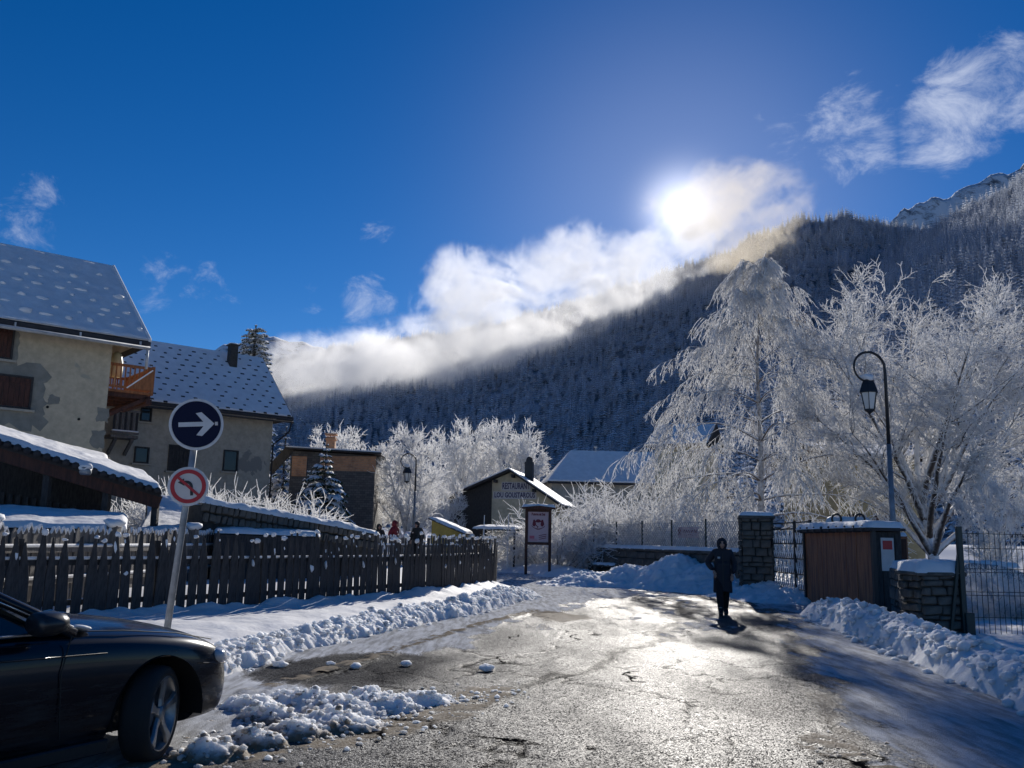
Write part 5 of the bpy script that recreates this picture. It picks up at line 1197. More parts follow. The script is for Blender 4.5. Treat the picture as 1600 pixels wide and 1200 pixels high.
# wooden bin store
ca = G(1262, 945); cbx = G(1371, 967); cv = Vector((cbx.x-ca.x, cbx.y-ca.y, 0)); Lc = cv.length; BS = thing('bin_store', 'brown boarded bin store with wavy snow on its roof edge', 'bin store', (ca.x, ca.y, 0), math.atan2(cv.y, cv.x))
Hc, Wc = 1.98, .62; nb = 14
q = MB(); q.box((Lc/2, Wc/2, Hc/2-.02), (Lc-.06, Wc-.06, Hc-.08)); part('carcass', q, M['black'], BS)
for k in range(nb):
    w_ = Lc/nb; q = MB(); q.box(((k+.5)*w_, 0, Hc/2+.02), (w_-.012, .035, Hc-.04)); part('board', q, M['wood_brown'], BS, False, .004, (0, gf.uniform(-.006, .006), 0))
for k in range(4):
    q = MB(); q.box((Lc+.0, .02+(k+.5)*Wc/4, Hc/2), (.035, Wc/4-.012, Hc-.04)); part('board', q, M['wood_dark'], BS, False, .004)
for x, y in ((-.01, -.01), (Lc+.01, -.012)): q = MB(); q.box((x, y, Hc/2), (.10, .10, Hc)); part('corner_post', q, M['black_metal'], BS)
q = MB(); q.box((Lc/2, Wc/2-.05, Hc+.03), (Lc+.3, Wc+.25, .06)); br_ = part('roof', q, M['tile_dark'], BS)
for k in range(9):
    q = MB(); q.tube([(-.1+(k+.5)*(Lc+.2)/9, -.2, Hc+.05), (-.1+(k+.5)*(Lc+.2)/9, Wc+.06, Hc+.05)], .085, 8); part('roof_tile', q, M['tile_dark'], br_, True)
snow_slab(br_, (Lc/2, Wc/2-.07, Hc+.09), Lc+.32, Wc+.28, .15, 21)
q = MB(); q.box((Lc+.03, .3, 1.45), (.02, .3, .75)); ps_ = part('notice', q, M['paint_white'], BS)
q = MB(); q.box((Lc+.044, .3, 1.66), (.006, .22, .2)); part('red_print', q, M['sign_red'], ps_)
# recycling container behind it
rc = P(1326, 830, 27.5); RCN = thing('recycling_container', 'dark recycling container with two lifting rings showing above the bin store', 'container', (rc.x, rc.y, 0), R(-20)); M['dark_green'] = mat('dark_green_plastic', (.02, .035, .03), .5)
q = MB(); q.loft([[(-.75*s_, -.6*s_, z), (.75*s_, -.6*s_, z), (.75*s_, .6*s_, z), (-.75*s_, .6*s_, z)] for s_, z in ((.92, 0), (1.0, .3), (1.0, 1.7), (.93, 2.15), (.8, 2.3))]); rcb = part('body', q, M['dark_green'], RCN, False, .03); snow_slab(rcb, (0, .1, 2.28), 1.35, .9, .22, 31)
for x in (-.33, .33):
    q = MB(); q.tube([(x+.13*math.cos(R(a)), -.42, 2.42+.15*math.sin(R(a))) for a in range(-60, 241, 20)], .032, 8); part('lifting_ring', q, M['black_metal'], RCN, True)
# meter box on the lamp side
eb = P(1401, 855, 21.6); EB = thing('meter_box', 'brown meter box with snow on top on a post beside the bin store', 'box', (eb.x, eb.y, 0), R(-8)); q = MB(); q.box((.05, 0, 1.58), (.34, .28, .62)); bb_ = part('cabinet', q, M['wood_brown'], EB, False, .012); q = MB(); q.box((.05, .02, .6), (.16, .16, 1.4)); part('post', q, M['wood_dark'], EB)
q = MB(); q.box((.05, -.145, 1.56), (.26, .012, .5)); part('door', q, M['wood_red'], bb_); snow_slab(bb_, (.05, 0, 1.89), .36, .3, .07, 41)
# green fence post, brace and wire mesh panel
fp = G(1509, 1003); MFc = thing('mesh_fence', 'dark green welded wire mesh fence panel with braced end post', 'fence', (fp.x, fp.y, 0), R(4))
q = MB(); q.box((0, 0, .95), (.09, .09, 2.1)); part('post', q, M['green_metal'], MFc, False, .008); q = MB(); q.bar((-.28, .0, .02), (-.03, .0, 1.5), .05, .05); part('brace', q, M['green_metal'], MFc)
q = MB(); q.box((.07, -.02, .25), (.16, .14, .5)); part('foot', q, M['green_metal'], MFc, False, .01)
wv = MB()
for k in range(42): wv.bar((.06+k*.1, 0, .06), (.06+k*.1, 0, 1.92), .008, .008)
w_ = part('vertical_wires', wv, M['green_metal'], MFc); w_['kind'] = 'stuff'
for z in (.1, .42, .8, .86, 1.2, 1.26, 1.62, 1.88): q = MB(); q.box((2.15, .01, z), (4.2, .010, .011)); part('horizontal_wire', q, M['green_metal'], MFc)
for x in (2.1, 4.2): q = MB(); q.box((x, .05, .95), (.06, .05, 2.0)); part('post', q, M['green_metal'], MFc)
# chain link behind the low wall
CLm = thing('chain_link_fence', 'frosted chain link fence standing on the low stone wall', 'fence', (wa.x, wa.y, 1.45), math.atan2(dv.y, dv.x)); wv = MB(); n_ = int(dv.length/.16)
for k in range(n_): wv.bar((k*.16, .05, 0), (min(dv.length, k*.16+.95), .05, .95), .014, .012, (0, 1, 0)); wv.bar((k*.16, .06, .95), (min(dv.length, k*.16+.95), .06, 0), .014, .012, (0, 1, 0))
w_ = part('wire_net', wv, M['frostwire'] if 'frostwire' in M else M['white_metal'], CLm); w_['kind'] = 'stuff'
for k in range(6): q = MB(); q.box((k*dv.length/5.02, .05, .45), (.05, .05, 1.2)); part('post', q, M['green_metal'], CLm)
# covered car / tarpaulin roof in the garden at the right
tp = P(1540, 905, 24); TS = thing('garden_shed', 'low grey shed roof under snow in the garden behind the mesh fence', 'shed', (tp.x, tp.y, 0), R(-6)); M['grey_sheet'] = mat('grey_sheet', (.30, .31, .33), .6, var=.2)
prof = [(-1.3, .0), (-1.3, .85), (-.9, 1.12), (-.3, 1.25), (.4, 1.2), (1.0, 1.02), (1.4, .8), (1.4, 0)]; q = MB(); q.prism(prof, 0, 1.8); part('body', q, M['grey_sheet'], TS, False, .04); snow_slab(TS, (0, 1.1, 1.16), 2.2, 1.4, .14, 51, None, 'snow_cover')

# ---------------------------------------------------------------- notice board, banner, picnic shelter
nbp = P(841, 870, 40); NB = thing('notice_board', 'brown framed notice board with pink restaurant poster under a little roof', 'notice board', (nbp.x, nbp.y, .25), R(2))
def Wn(px, py): return wall_pt(px, py, NB)
(xa, za), (xb, zb) = Wn(823, 797), Wn(859, 850); M['poster'] = mat('faded_pink_poster', (.60, .42, .42), .7, var=.1); M['poster_red'] = mat('poster_dark_red', (.16, .02, .035), .7); M['poster_pink'] = mat('poster_pink', (.55, .14, .18), .7)
za -= .0; hz_ = (za-zb)
q = MB(); q.box(((xa+xb)/2, .04, (za+zb)/2), (xb-xa, .06, za-zb)); part('back_panel', q, M['wood_red'], NB)
for x in (xa, xb): q = MB(); q.box((x, 0, (za-.4)/2), (.12, .14, za+.5)); part('post', q, M['wood_red'], NB, False, .01)
for z in (za, zb): q = MB(); q.box(((xa+xb)/2, 0, z), (xb-xa+.1, .12, .1)); part('frame_rail', q, M['wood_red'], NB)
q = MB(); q.prism([(xa-.22, za+.06), (xb+.22, za+.06), (xb+.22, za+.12), ((xa+xb)/2, za+.2), (xa-.22, za+.12)], -.28, .25); nr = part('roof', q, M['wood_red'], NB); snow_slab(nr, ((xa+xb)/2, 0, za+.15), xb-xa+.45, .5, .12, 61)
xc, zc = (xa+xb)/2, (za+zb)/2; pw, ph = xb-xa-.14, hz_-.14; q = MB(); q.box((xc, -.0, zc), (pw, .012, ph)); po = part('poster', q, M['poster'], NB)
y_ = -.012
text_part('lettering', 'Poivre et Sel', .17, M['poster_red'], po, (xc, y_, zc+ph*.42), width=pw*.66, bold=.006)
q = MB()
for (cx, cz, rx, rz_) in ((-.2, .13, .085, .17), (.2, .13, .085, .17), (0, .2, .15, .08)):
    n = 14; q.faces([(xc+cx*pw+rx*pw*math.cos(6.283*k/n)*(1+.25*math.sin(5*k)), y_-.002, zc+cz*ph+rz_*pw*math.sin(6.283*k/n)) for k in range(n)], [tuple(range(n))])
q.tube([(xc-.12*pw, y_, zc+.06*ph), (xc, y_, zc+.0*ph), (xc-.06*pw, y_, zc-.03*ph)], .02, 5); e_ = part('emblem', q, M['poster_red'], po); e_['kind'] = 'stuff'
for (r_, z_, w_) in ((.36, .12, .012), (.2, .02, .01)):
    q = MB(); q.tube([(xc+r_*pw*math.cos(R(a)), y_, zc+z_*ph+r_*pw*math.sin(R(a))*.75) for a in range(205, 336, 10)], w_, 5); part('printed_arc', q, M['poster_red'], po)
q = MB(); q.box((xc-.3*pw, y_, zc-.34*ph), (.24*pw, .004, .10*ph)); part('printed_patch', q, M['poster_pink'], po)
for k in range(3): q = MB(); q.box((xc+.22*pw, y_, zc-.26*ph-.06*k*ph), (.38*pw, .004, .02*ph), (0, -.2, 0)); part('printed_line', q, M['poster_red'], po)
q = MB(); q.box((xc-.25*pw, y_, zc-.43*ph), (.42*pw, .004, .016*ph)); part('printed_line', q, M['poster_pink'], po)
bn = P(1075, 832, 34.6); BNR = thing('banner', 'small pink restaurant banner tied to the chain link fence', 'banner', (bn.x, bn.y-.0, bn.z), math.atan2(dv.y, dv.x)+R(28)); q = MB(); q.box((0, 0, 0), (.92, .02, .42)); bq = part('cloth', q, M['poster'], BNR)
text_part('lettering', 'Poivre et Sel', .15, M['poster_red'], bq, (.1, -.016, .05), width=.6, bold=.006); q = MB(); q.faces([(-.38+.07*math.cos(6.283*k/10), -.014, .02+.12*math.sin(6.283*k/10)*(1+.3*(k % 2))) for k in range(10)], [tuple(range(10))]); part('emblem', q, M['poster_red'], bq); q = MB(); q.tube([(-.15+.05*k, -.014, -.09-.02*math.sin(k)) for k in range(9)], .01, 4); part('printed_line', q, M['poster_red'], bq)
pt_ = P(778, 825, 43); PT = thing('table_shelter', 'flat snow topped shelter table behind the end of the fence', 'shelter', (pt_.x, pt_.y, float(gz(pt_.x, pt_.y))), R(-10))
q = MB(); q.box((0, 0, 1.9), (2.2, 1.5, .07), (R(4), 0, 0)); tq = part('roof', q, M['wood_dark'], PT); snow_slab(tq, (0, 0, 1.93), 2.22, 1.52, .13, 71, (R(4), 0, 0))
for x in (-.9, .9):
    for y in (-.6, .6): q = MB(); q.box((x, y, .9), (.08, .08, 1.96)); part('leg', q, M['wood_dark'], PT)
yt = P(702, 830, 42.5); M['yellow'] = mat('faded_yellow_paint', (.50, .36, .07), .6, var=.3); YB = thing('yellow_hutch', 'faded yellow hutch with sloping snowy roof behind the pickets', 'hutch', (yt.x, yt.y, float(gz(yt.x, yt.y))), R(-15))
q = MB(); q.prism([(-.7, -.1), (.8, -.1), (.8, 1.35), (-.7, 1.92)], -.5, .6); part('body', q, M['yellow'], YB); q = MB(); q.bar((-.85, .05, 2.02), (.98, .05, 1.32), 1.3, .06); yr = part('roof', q, M['wood_dark'], YB); snow_slab(yr, (.06, .05, 1.70), 1.95, 1.3, .12, 81, (0, R(21), 0))

# ---------------------------------------------------------------- shed and garden left
def roof_strip(name, label, pts_px, D0, D1, depth, seed):
    pass
a = P(-60, 676, 19.5); bq_ = P(252, 772, 21.5); SHD = thing('open_shed', 'long open shed with tiled snowy lean-to roof and dark timber inside', 'shed', (0, 0, 0))
u = (bq_-a); back = Vector((-u.y, u.x, 0)).normalized(); Ld = u.length; ud = u.normalized(); lift = Vector((0, 0, 1))
q = MB(); up_ = back*3.4+lift*.55; c8 = [a, bq_, bq_+up_, a+up_]; q.faces([v-lift*.08 for v in c8]+[v+lift*.06 for v in c8], [(0, 3, 2, 1), (4, 5, 6, 7), (0, 1, 5, 4), (1, 2, 6, 5), (2, 3, 7, 6), (3, 0, 4, 7)]); sr = part('roof', q, M['tile_dark'], SHD)
q = MB(); q.bar(a-lift*.2+back*.1, bq_-lift*.2+back*.1, .14, .3); part('fascia', q, M['wood_red'], SHD)
nt = int(Ld/.2)
for k in range(nt):
    p0 = a+ud*((k+.5)*Ld/nt); q = MB(); f_ = up_.normalized(); q.tube([p0-f_*.12+lift*.05, p0+f_*.9+lift*.07], .085, 8); part('roof_tile', q, M['tile_dark'], sr, True)
def snow_quad(name, p0, p1, p2, p3, h, parent, seed, nx=120, ny=40, amp=.06, rag=.12):
    u_, v_ = np.meshgrid(np.linspace(0, 1, nx), np.linspace(0, 1, ny), indexing='ij'); A, B, C_, D_ = (np.array(q_) for q_ in (p0, p1, p2, p3)); 
    Q = (A*(1-u_[..., None])+B*u_[..., None])*(1-v_[..., None])+(D_*(1-u_[..., None])+C_*u_[..., None])*v_[..., None]
    LL = np.linalg.norm(B-A); e = np.minimum(np.minimum(u_, 1-u_)*LL/.1, np.minimum(v_, 1-v_)*np.linalg.norm(D_-A)/.1); e = np.clip(e, 0, 1)**.5
    n_ = fbm(Q[..., 0]*2.2+9, Q[..., 1]*2.2, oct=4, seed=seed)-.5; Q[..., 2] += (h+amp*2*n_)*e-.01
    rg = (fbm(u_*LL*2.6, u_*0, oct=3, seed=seed+2)-.4)*rag*np.clip(1-v_*8, 0, 1); dirv = (D_-A)/np.linalg.norm(D_-A); Q -= dirv*rg[..., None]
    return link(name, grid_mesh(name, Q[..., 0], Q[..., 1], Q[..., 2]), M['snow'], parent)
snow_quad('snow_cover', a+lift*.1-up_*.02, bq_+lift*.1-up_*.02, bq_+up_+lift*.08, a+up_+lift*.08, .13, sr, 3)
# back wall, posts and contents of the shed
ag, bg_ = Vector((a.x, a.y, 0)), Vector((bq_.x, bq_.y, 0))
uh = (bg_-ag); wq_ = [ag+back*3.0, bg_+back*3.0-uh*.2, bg_+back*3.0-uh*.2+lift*(a.z+(bq_.z-a.z)*.8+.3), ag+back*3.0+lift*(a.z+.35)]
q = MB(); q.faces(wq_+[v+back*.1 for v in wq_], [(0, 1, 2, 3), (7, 6, 5, 4), (0, 4, 5, 1), (1, 5, 6, 2), (2, 6, 7, 3), (3, 7, 4, 0)])
part('back_wall', q, M['wood_dark'], SHD)
for f_ in (.02, .42, .72, .98):
    p0 = ag+(bg_-ag)*f_+back*.15; q = MB(); q.bar(p0+lift*.2, p0+lift*(a.z+(bq_.z-a.z)*f_-.2), .14, .14); part('post', q, M['wood_dark'], SHD)
for k in range(9):
    p0 = ag+(bg_-ag)*(.66+.028*k)+back*1.4; q = MB(); q.bar(p0+lift*.3, p0+lift*(1.75-.02*k), .2, .03); part('plank', q, M['wood_orange'] if k % 3 else M['wood_red'], SHD)
for k in range(14):
    p0 = ag+(bg_-ag)*(.02+.04*k)+back*1.6; q = MB(); q.bar(p0+lift*.3, p0+lift*(2.6-.03*k), .42, .05); part('plank', q, M['wood_dark'], SHD)
q = MB(); lb = P(133, 742, 19.9); q.lathe([(.10, 0), (.13, .05), (.12, .16), (.02, .2)], 12); wl_ = part('wall_lamp', q, M['galv'], SHD, True, 0, lb); link('snow_cap', CAP[1], None, wl_, (0, 0, .16), None, (.15, .15, .1))
# upper strip of snow between shed and farmhouse
LT = thing('lean_to_roof', 'smooth snowy metal roof strip between the farmhouse and the tiled shed', 'roof', (0, 0, 0)); pa, pb, pc, pd = P(-60, 700, 24.5), P(172, 728, 25.5), P(168, 712, 30), P(-60, 655, 29)
q = MB(); q.faces([v-lift*.1 for v in (pa, pb, pc, pd)]+[v for v in (pa, pb, pc, pd)], [(0, 3, 2, 1), (4, 5, 6, 7), (0, 1, 5, 4), (1, 2, 6, 5), (2, 3, 7, 6), (3, 0, 4, 7)]); lr = part('sheet', q, M['wood_dark'], LT); snow_quad('snow_cover', pa, pb, pc, pd, .08, lr, 8, amp=.02)
for p_ in (pa, pb, pc, pd):
    q = MB(); q.bar((p_.x, p_.y, 0), (p_.x, p_.y, p_.z-.05), .14, .14); part('post', q, M['wood_dark'], LT)
# descending snow covered stone wall towards the garden
DW = thing('descending_wall', 'snow buried stone wall sloping down from the shed behind the fences', 'wall', (0, 0, 0)); w0, w1 = P(318, 782, 22.3), P(590, 832, 26.5); gq = random.Random(9)
q = MB(); d0_ = (w1-w0); bk = Vector((-d0_.y, d0_.x, 0)).normalized()*.8; q.faces([Vector((w0.x, w0.y, 0)), Vector((w1.x, w1.y, 0)), w1-lift*.1, w0-lift*.1]+[v+bk for v in (Vector((w0.x, w0.y, 0)), Vector((w1.x, w1.y, 0)), w1-lift*.1, w0-lift*.1)], [(0, 1, 2, 3), (7, 6, 5, 4), (3, 2, 6, 7), (0, 3, 7, 4), (1, 5, 6, 2)]); part('core', q, M['mortar'], DW)
for r_ in range(2):
    for k in range(34):
        f_ = (k+.5)/34; p0 = w0+d0_*f_; q = MB(); ww = d0_.length/34; zz = p0.z-.16-r_*.24
        if zz < .25: continue
        q.box((0, 0, 0), (ww*gq.uniform(.75, .98), .2, .2), None, 1, .025); link('stone', q.mesh('stone', False, .02), M['stone'], DW, (p0.x, p0.y-.02, zz), (gq.uniform(-.1, .1), math.atan2(-d0_.z, d0_.length), math.atan2(d0_.y, d0_.x)))
snow_quad('snow_cover', w0-lift*.06-bk*.12, w1-lift*.06-bk*.12, w1+bk-lift*.02, w0+bk-lift*.02, .16, DW, 12, amp=.10, rag=.2)
# snowed-in cold frames in front of the shed and beyond
def mound(name, label, pts, h, seed, cat='roof'):
    o = thing(name, label, cat, (0, 0, 0)); pa, pb, pc, pd = pts; q = MB(); q.faces([Vector((v.x, v.y, .2)) for v in pts]+[v-lift*.04 for v in pts], [(4, 5, 6, 7), (0, 1, 5, 4), (1, 2, 6, 5), (2, 3, 7, 6), (3, 0, 4, 7)]); part('frame', q, M['wood_dark'], o); snow_quad('snow_cover', *pts, h, o, seed, amp=.05, rag=.1); return o
mound('cold_frame', 'wide snow covered cold frame before the open shed', (P(-60, 822, 16.6), P(198, 826, 18.2), P(200, 806, 21), P(-60, 789, 19.4)), .1, 21, 'cold frame')
mound('cold_frame', 'snow covered cold frame right of the open shed beside the sign post', (P(215, 830, 21), P(330, 828, 23), P(328, 800, 26), P(232, 800, 25)), .1, 22, 'cold frame')
mound('cold_frame', 'long low snow covered frame between the two garden fences', (P(335, 832, 22), P(500, 838, 24), P(505, 826, 27), P(335, 806, 26)), .1, 23, 'cold frame')
sb = P(232, 800, 24.5); sbb = P(330, 812, 25.5); mound('leaning_hatch', 'steep white snow covered panel leaning behind the no left turn sign', (P(230, 806, 24.3), P(330, 808, 24.9), P(332, 784, 26.0), P(230, 772, 25.6)), .05, 24, 'hatch')
for (px, py0, py1, D, lab) in [(498, 835, 790, 30, 'thin frosted stake behind the pale garden fence'), (755, 838, 805, 42, 'tall frosted cane by the flat snowy shelter'), (793, 835, 803, 42, 'frosted cane rising over the far fence end')]:
    p0 = P(px, py0, D); p1 = P(px+2, py1, D); o = thing('garden_stake', lab, 'stake', (p0.x, p0.y, float(gz(p0.x, p0.y))-.1), 0, 'frosted garden stakes'); q = MB(); q.tube([(0, 0, 0), (p1.x-p0.x, 0, p1.z-float(gz(p0.x, p0.y))+.1)], [.03, .02], 6); part('cane', q, M['snow'], o)

# wind-laid snow on the two big roofs
def v3(t): return Vector(t)
snow_quad('snow_drift', v3(on1(-15.9, .05, -.02)), v3(on1(.98, .05, -.02)), v3(on1(.98, 5.5, -.02)), v3(on1(-15.9, 5.5, -.02)), .05, r1, 91, 190, 70, .045, .22)
snow_quad('snow_drift', v3(on2(-17.5, .08, -.02)), v3(on2(.68, .08, -.02)), v3(on2(.68, 4.05, -.02)), v3(on2(-17.5, 4.05, -.02)), .025, r2, 92, 190, 60, .02, .10)
# ---------------------------------------------------------------- dark car at the lower left
def eval_mesh(o, name):
    bpy.context.view_layer.update(); me = bpy.data.meshes.new_from_object(o.evaluated_get(bpy.context.evaluated_depsgraph_get())); me.name = name; return me
def car_paint():
    m = bpy.data.materials.new('dirty_black_paint'); m.use_nodes = True; t = NT(m.node_tree); b = t.n['Principled BSDF']
    co = t.add('ShaderNodeTexCoord').outputs['Object']; sp = t.add('ShaderNodeSeparateXYZ', Vector=co)
    n = t.noise(t.vmath('MULTIPLY', co, (1.2, 5, 9)), 2.2, 7, .7); n2 = t.noise(co, 60, 3, .6)
    low = t.ramp(sp.outputs[2], .9, .2, 0, .28)
    f = t.math('MULTIPLY', t.ramp(t.math('ADD', n, low), .58, 1.05), t.math('ADD', .15, t.math('MULTIPLY', n2, .55)))
    t.put(b.inputs['Base Color'], t.mix(f, (.004, .005, .010, 1), (.09, .088, .085, 1)))
    t.put(b.inputs['Roughness'], t.math('ADD', .22, t.math('MULTIPLY', f, 1.2), clamp=True)); b.inputs['Coat Weight'].default_value = .3; b.inputs['Coat Roughness'].default_value = .06; b.inputs['Specular IOR Level'].default_value = .3
    t.put(b.inputs['Coat Weight'], t.math('SUBTRACT', .35, f, clamp=True)); return m
M['car_paint'] = car_paint(); M['car_glass'] = mat('car_glass', (.008, .012, .014), .05, spec=.8); M['chrome'] = mat('trim', (.55, .57, .6), .22, .9); M['alloy'] = mat('alloy_wheel', (.34, .35, .36), .38, .75, var=.3, vscale=12)
M['headlamp'] = mat('headlamp_lens', (.62, .64, .66), .12, spec=.8, var=.15, vscale=10); M['plastic'] = mat('black_plastic', (.012, .012, .013), .5); M['mirror_glass'] = mat('mirror_shell', (.02, .022, .025), .3)
wc = G(228, 1190); AZ = R(27); fwd = Vector((math.sin(AZ), math.cos(AZ), 0)); left = Vector((-fwd.y, fwd.x, 0)); root = Vector((wc.x, wc.y, 0))+left*.80
CAR = thing('parked_car', 'black salt-streaked saloon car nosing in beside the ploughed snow ridge', 'car', root, math.pi/2-AZ)
# stations: x, half width, underside, shoulder, centre line, nose sweep (how far the flank lags behind the middle)
ST = [(.93, .30, .34, .52, .58), (.915, .52, .22, .60, .66), (.86, .66, .19, .655, .72), (.76, .76, .18, .70, .765), (.55, .835, .18, .785, .86), (.25, .875, .18, .85, .94), (-.15, .895, .18, .895, 1.0), (-.55, .90, .18, .92, 1.035), (-.9, .90, .18, .935, 1.04),
      (-1.5, .905, .18, .945, .985), (-2.3, .905, .18, .955, .985), (-3.0, .90, .18, .965, .995), (-3.45, .87, .2, .98, 1.03), (-3.68, .80, .28, .96, 1.01), (-3.74, .66, .36, .9, .95)]
rings = []
for (x, w_, zb, zs, zc) in ST:
    half = [(0, zb), (w_*.72, zb), (w_*.93, zb+.04), (w_*.985, zb+.16), (w_, (zb+zs)/2), (w_*.995, zs-.16), (w_*.975, zs-.07), (w_*.92, zs-.01), (w_*.80, zs+.028), (w_*.45, zc-.008), (0, zc)]
    rings.append([(x, -y, z) for y, z in half]+[(x, y, z) for y, z in reversed(half[1:-1])])
mb = MB(); mb.loft(rings, True, True); bo = link('tmp', mb.mesh('tmp'), M['car_paint'])
bo.modifiers.new('s', 'SUBSURF').levels = 2; me = eval_mesh(bo, 'car_body'); C.objects.unlink(bo)
bo = link('tmp2', me); cut = MB()
for x in (0, -2.75):
    for sd_ in (-1, 1):
        cut.loft([[(x+.405*math.cos(6.28318*k/40), yy, .33+.405*math.sin(6.28318*k/40)) for k in range(40)] for yy in ((-1.05, -.52) if sd_ < 0 else (.52, 1.05))])
co_ = link('cut', cut.mesh('cut')); md = bo.modifiers.new('b', 'BOOLEAN'); md.object = co_; md.operation = 'DIFFERENCE'; md.solver = 'EXACT'; me = eval_mesh(bo, 'body')
for q in (bo, co_): bpy.data.objects.remove(q)
me.materials.clear(); me.polygons.foreach_set('use_smooth', [True]*len(me.polygons))
try: me.set_sharp_from_angle(angle=R(38))
except Exception: pass
body = link('body', me, M['car_paint'], CAR)
for x in (0, -2.75):
    for sd_ in (-1, 1):
        q = MB(); n = 24; arc = [math.radians(-8+196*k/n) for k in range(n+1)]
        q.loft([[(x+r_*math.cos(a), y_*sd_, .33+r_*math.sin(a)) for a in arc] for r_, y_ in ((.40, .90), (.40, .50))], False, False); part('wheel_liner', q, M['plastic'], CAR, True)
# cabin
belt = [(-.86, .80), (-1.35, .845), (-2.4, .85), (-3.2, .80), (-3.42, .70)]; roofl = [(-1.66, .56), (-1.9, .60), (-2.45, .605), (-2.85, .57), (-2.95, .52)]
gl = MB(); ringsg = []
for (bx, by), (rx, ry_) in zip(belt, roofl): ringsg.append(((bx, by), (rx, ry_)))
zb_, zr_ = .945, 1.40
for sd_ in (-1, 1):
    q = MB()
    for k in range(4):
        (b0x, b0y), (r0x, r0y) = ringsg[k]; (b1x, b1y), (r1x, r1y) = ringsg[k+1]
        q.faces([(b0x, sd_*b0y, zb_), (b1x, sd_*b1y, zb_), (r1x, sd_*r1y, zr_), (r0x, sd_*r0y, zr_)], [(0, 1, 2, 3)])
    part('side_window', q, M['car_glass'], CAR)
    q = MB(); q.tube([(-.70, sd_*.80, .93), (-.98, sd_*.775, 1.075), (-1.3, sd_*.70, 1.235), (-1.66, sd_*.585, 1.395), (-2.0, sd_*.62, 1.425), (-2.5, sd_*.62, 1.42), (-2.9, sd_*.575, 1.375), (-3.3, sd_*.66, 1.15), (-3.5, sd_*.72, .98)], [.045, .04, .036, .034, .034, .034, .04, .06, .07], 8); part('roof_pillar', q, M['car_paint'], CAR, True)
    q = MB(); q.bar((-2.02, sd_*.852, zb_), (-2.06, sd_*.615, zr_), .07, .03); part('door_pillar', q, M['plastic'], CAR)
    q = MB(); q.tube([(-.86, sd_*.855, .957), (-1.5, sd_*.88, .967), (-2.4, sd_*.882, .975), (-3.2, sd_*.845, .985)], .011, 6); part('belt_trim', q, M['chrome'], CAR, True)
    q = MB(); q.tube([(-.95, sd_*.815, 1.04), (-1.3, sd_*.728, 1.205), (-1.66, sd_*.615, 1.365)], .008, 6); part('window_trim', q, M['chrome'], CAR, True)
    # mirror
    q = MB(); q.loft([[(x, sd_*(1.0+.10*math.cos(a)), 1.035+.075*math.sin(a)) for a in [6.283*k/12 for k in range(12)]] if s_ == 1 else [(x, sd_*(1.0+.10*s_*math.cos(a)), 1.035+.075*s_*math.sin(a)) for a in [6.283*k/12 for k in range(12)]] for x, s_ in ((-1.13, .9), (-1.1, 1), (-1.0, 1), (-.94, .75), (-.92, .3))]); mr = part('mirror', q, M['mirror_glass'], CAR, True); q = MB(); q.bar((-1.02, sd_*.84, .985), (-1.02, sd_*.93, 1.01), .07, .045); part('mirror_arm', q, M['plastic'], mr)
    # headlamp and seams
    bm = bmesh.new(); bmesh.ops.create_uvsphere(bm, u_segments=20, v_segments=12, radius=1.0); hm = bpy.data.meshes.new('headlight'); bm.to_mesh(hm); bm.free(); hm.polygons.foreach_set('use_smooth', [True]*len(hm.polygons))
    link('headlight', hm, M['headlamp'], CAR, (.735, sd_*.665, .635), (0, R(12), sd_*R(-52)), (.21, .085, .072))
    for nm, pts in (('door_seam', [(-.78, .895, .93), (-.84, .908, .70), (-.82, .908, .42), (-.80, .903, .30)]), ('door_seam', [(-2.02, .895, .95), (-2.05, .912, .7), (-2.05, .912, .4), (-2.02, .905, .3)]), ('bumper_seam', [(.40, .872, .64), (.55, .852, .62), (.72, .79, .60)]), ('bonnet_seam', [(.62, .72, .785), (.2, .785, .868), (-.3, .80, .925), (-.72, .795, .95)])):
        q = MB(); q.tube([(x, sd_*y, z) for x, y, z in pts], .0045, 5); part(nm, q, M['plastic'], CAR)
    q = MB(); q.tube([(-1.72, sd_*.915, .80), (-1.83, sd_*.935, .805), (-1.94, sd_*.915, .81)], .014, 6); part('door_handle', q, M['car_paint'], CAR, True)
    q = MB(); q.tube([(-.5, sd_*.902, .80), (-1.5, sd_*.914, .83), (-3.2, sd_*.895, .85)], .006, 5); part('body_crease', q, M['car_paint'], CAR, True)
    q = MB(); q.box((-1.38, sd_*.885, .20), (1.9, .06, .09)); part('sill', q, M['plastic'], CAR, False, .01)
q = MB(); q.faces([(-.86, -.80, zb_), (-.86, .80, zb_), (-1.66, .56, zr_), (-1.66, -.56, zr_)], [(0, 1, 2, 3)]); part('windscreen', q, M['car_glass'], CAR)
q = MB(); q.faces([(-3.42, -.70, zb_), (-3.42, .70, zb_), (-2.95, .52, zr_), (-2.95, -.52, zr_)], [(3, 2, 1, 0)]); part('rear_window', q, M['car_glass'], CAR)
q = MB(); q.loft([[(x, -w_, z), (x, -w_*.7, z+.03), (x, 0, z+.045), (x, w_*.7, z+.03), (x, w_, z)] for x, w_, z in ((-1.62, .56, 1.385), (-1.9, .60, 1.41), (-2.4, .605, 1.415), (-2.8, .58, 1.40), (-2.98, .52, 1.37))], False); part('roof', q, M['car_paint'], CAR, True)
q = MB(); q.box((-.80, 0, .965), (.2, 1.4, .03), (0, R(-8), 0)); part('cowl', q, M['plastic'], CAR)
for y in (-.45, .15): q = MB(); q.bar((-.84, y, .995), (-1.02, y+.5, 1.06), .018, .012); part('wiper', q, M['plastic'], CAR)
q = MB(); q.box((.915, 0, .50), (.05, .62, .3), None, .9); part('grille', q, M['plastic'], CAR, False, .01)
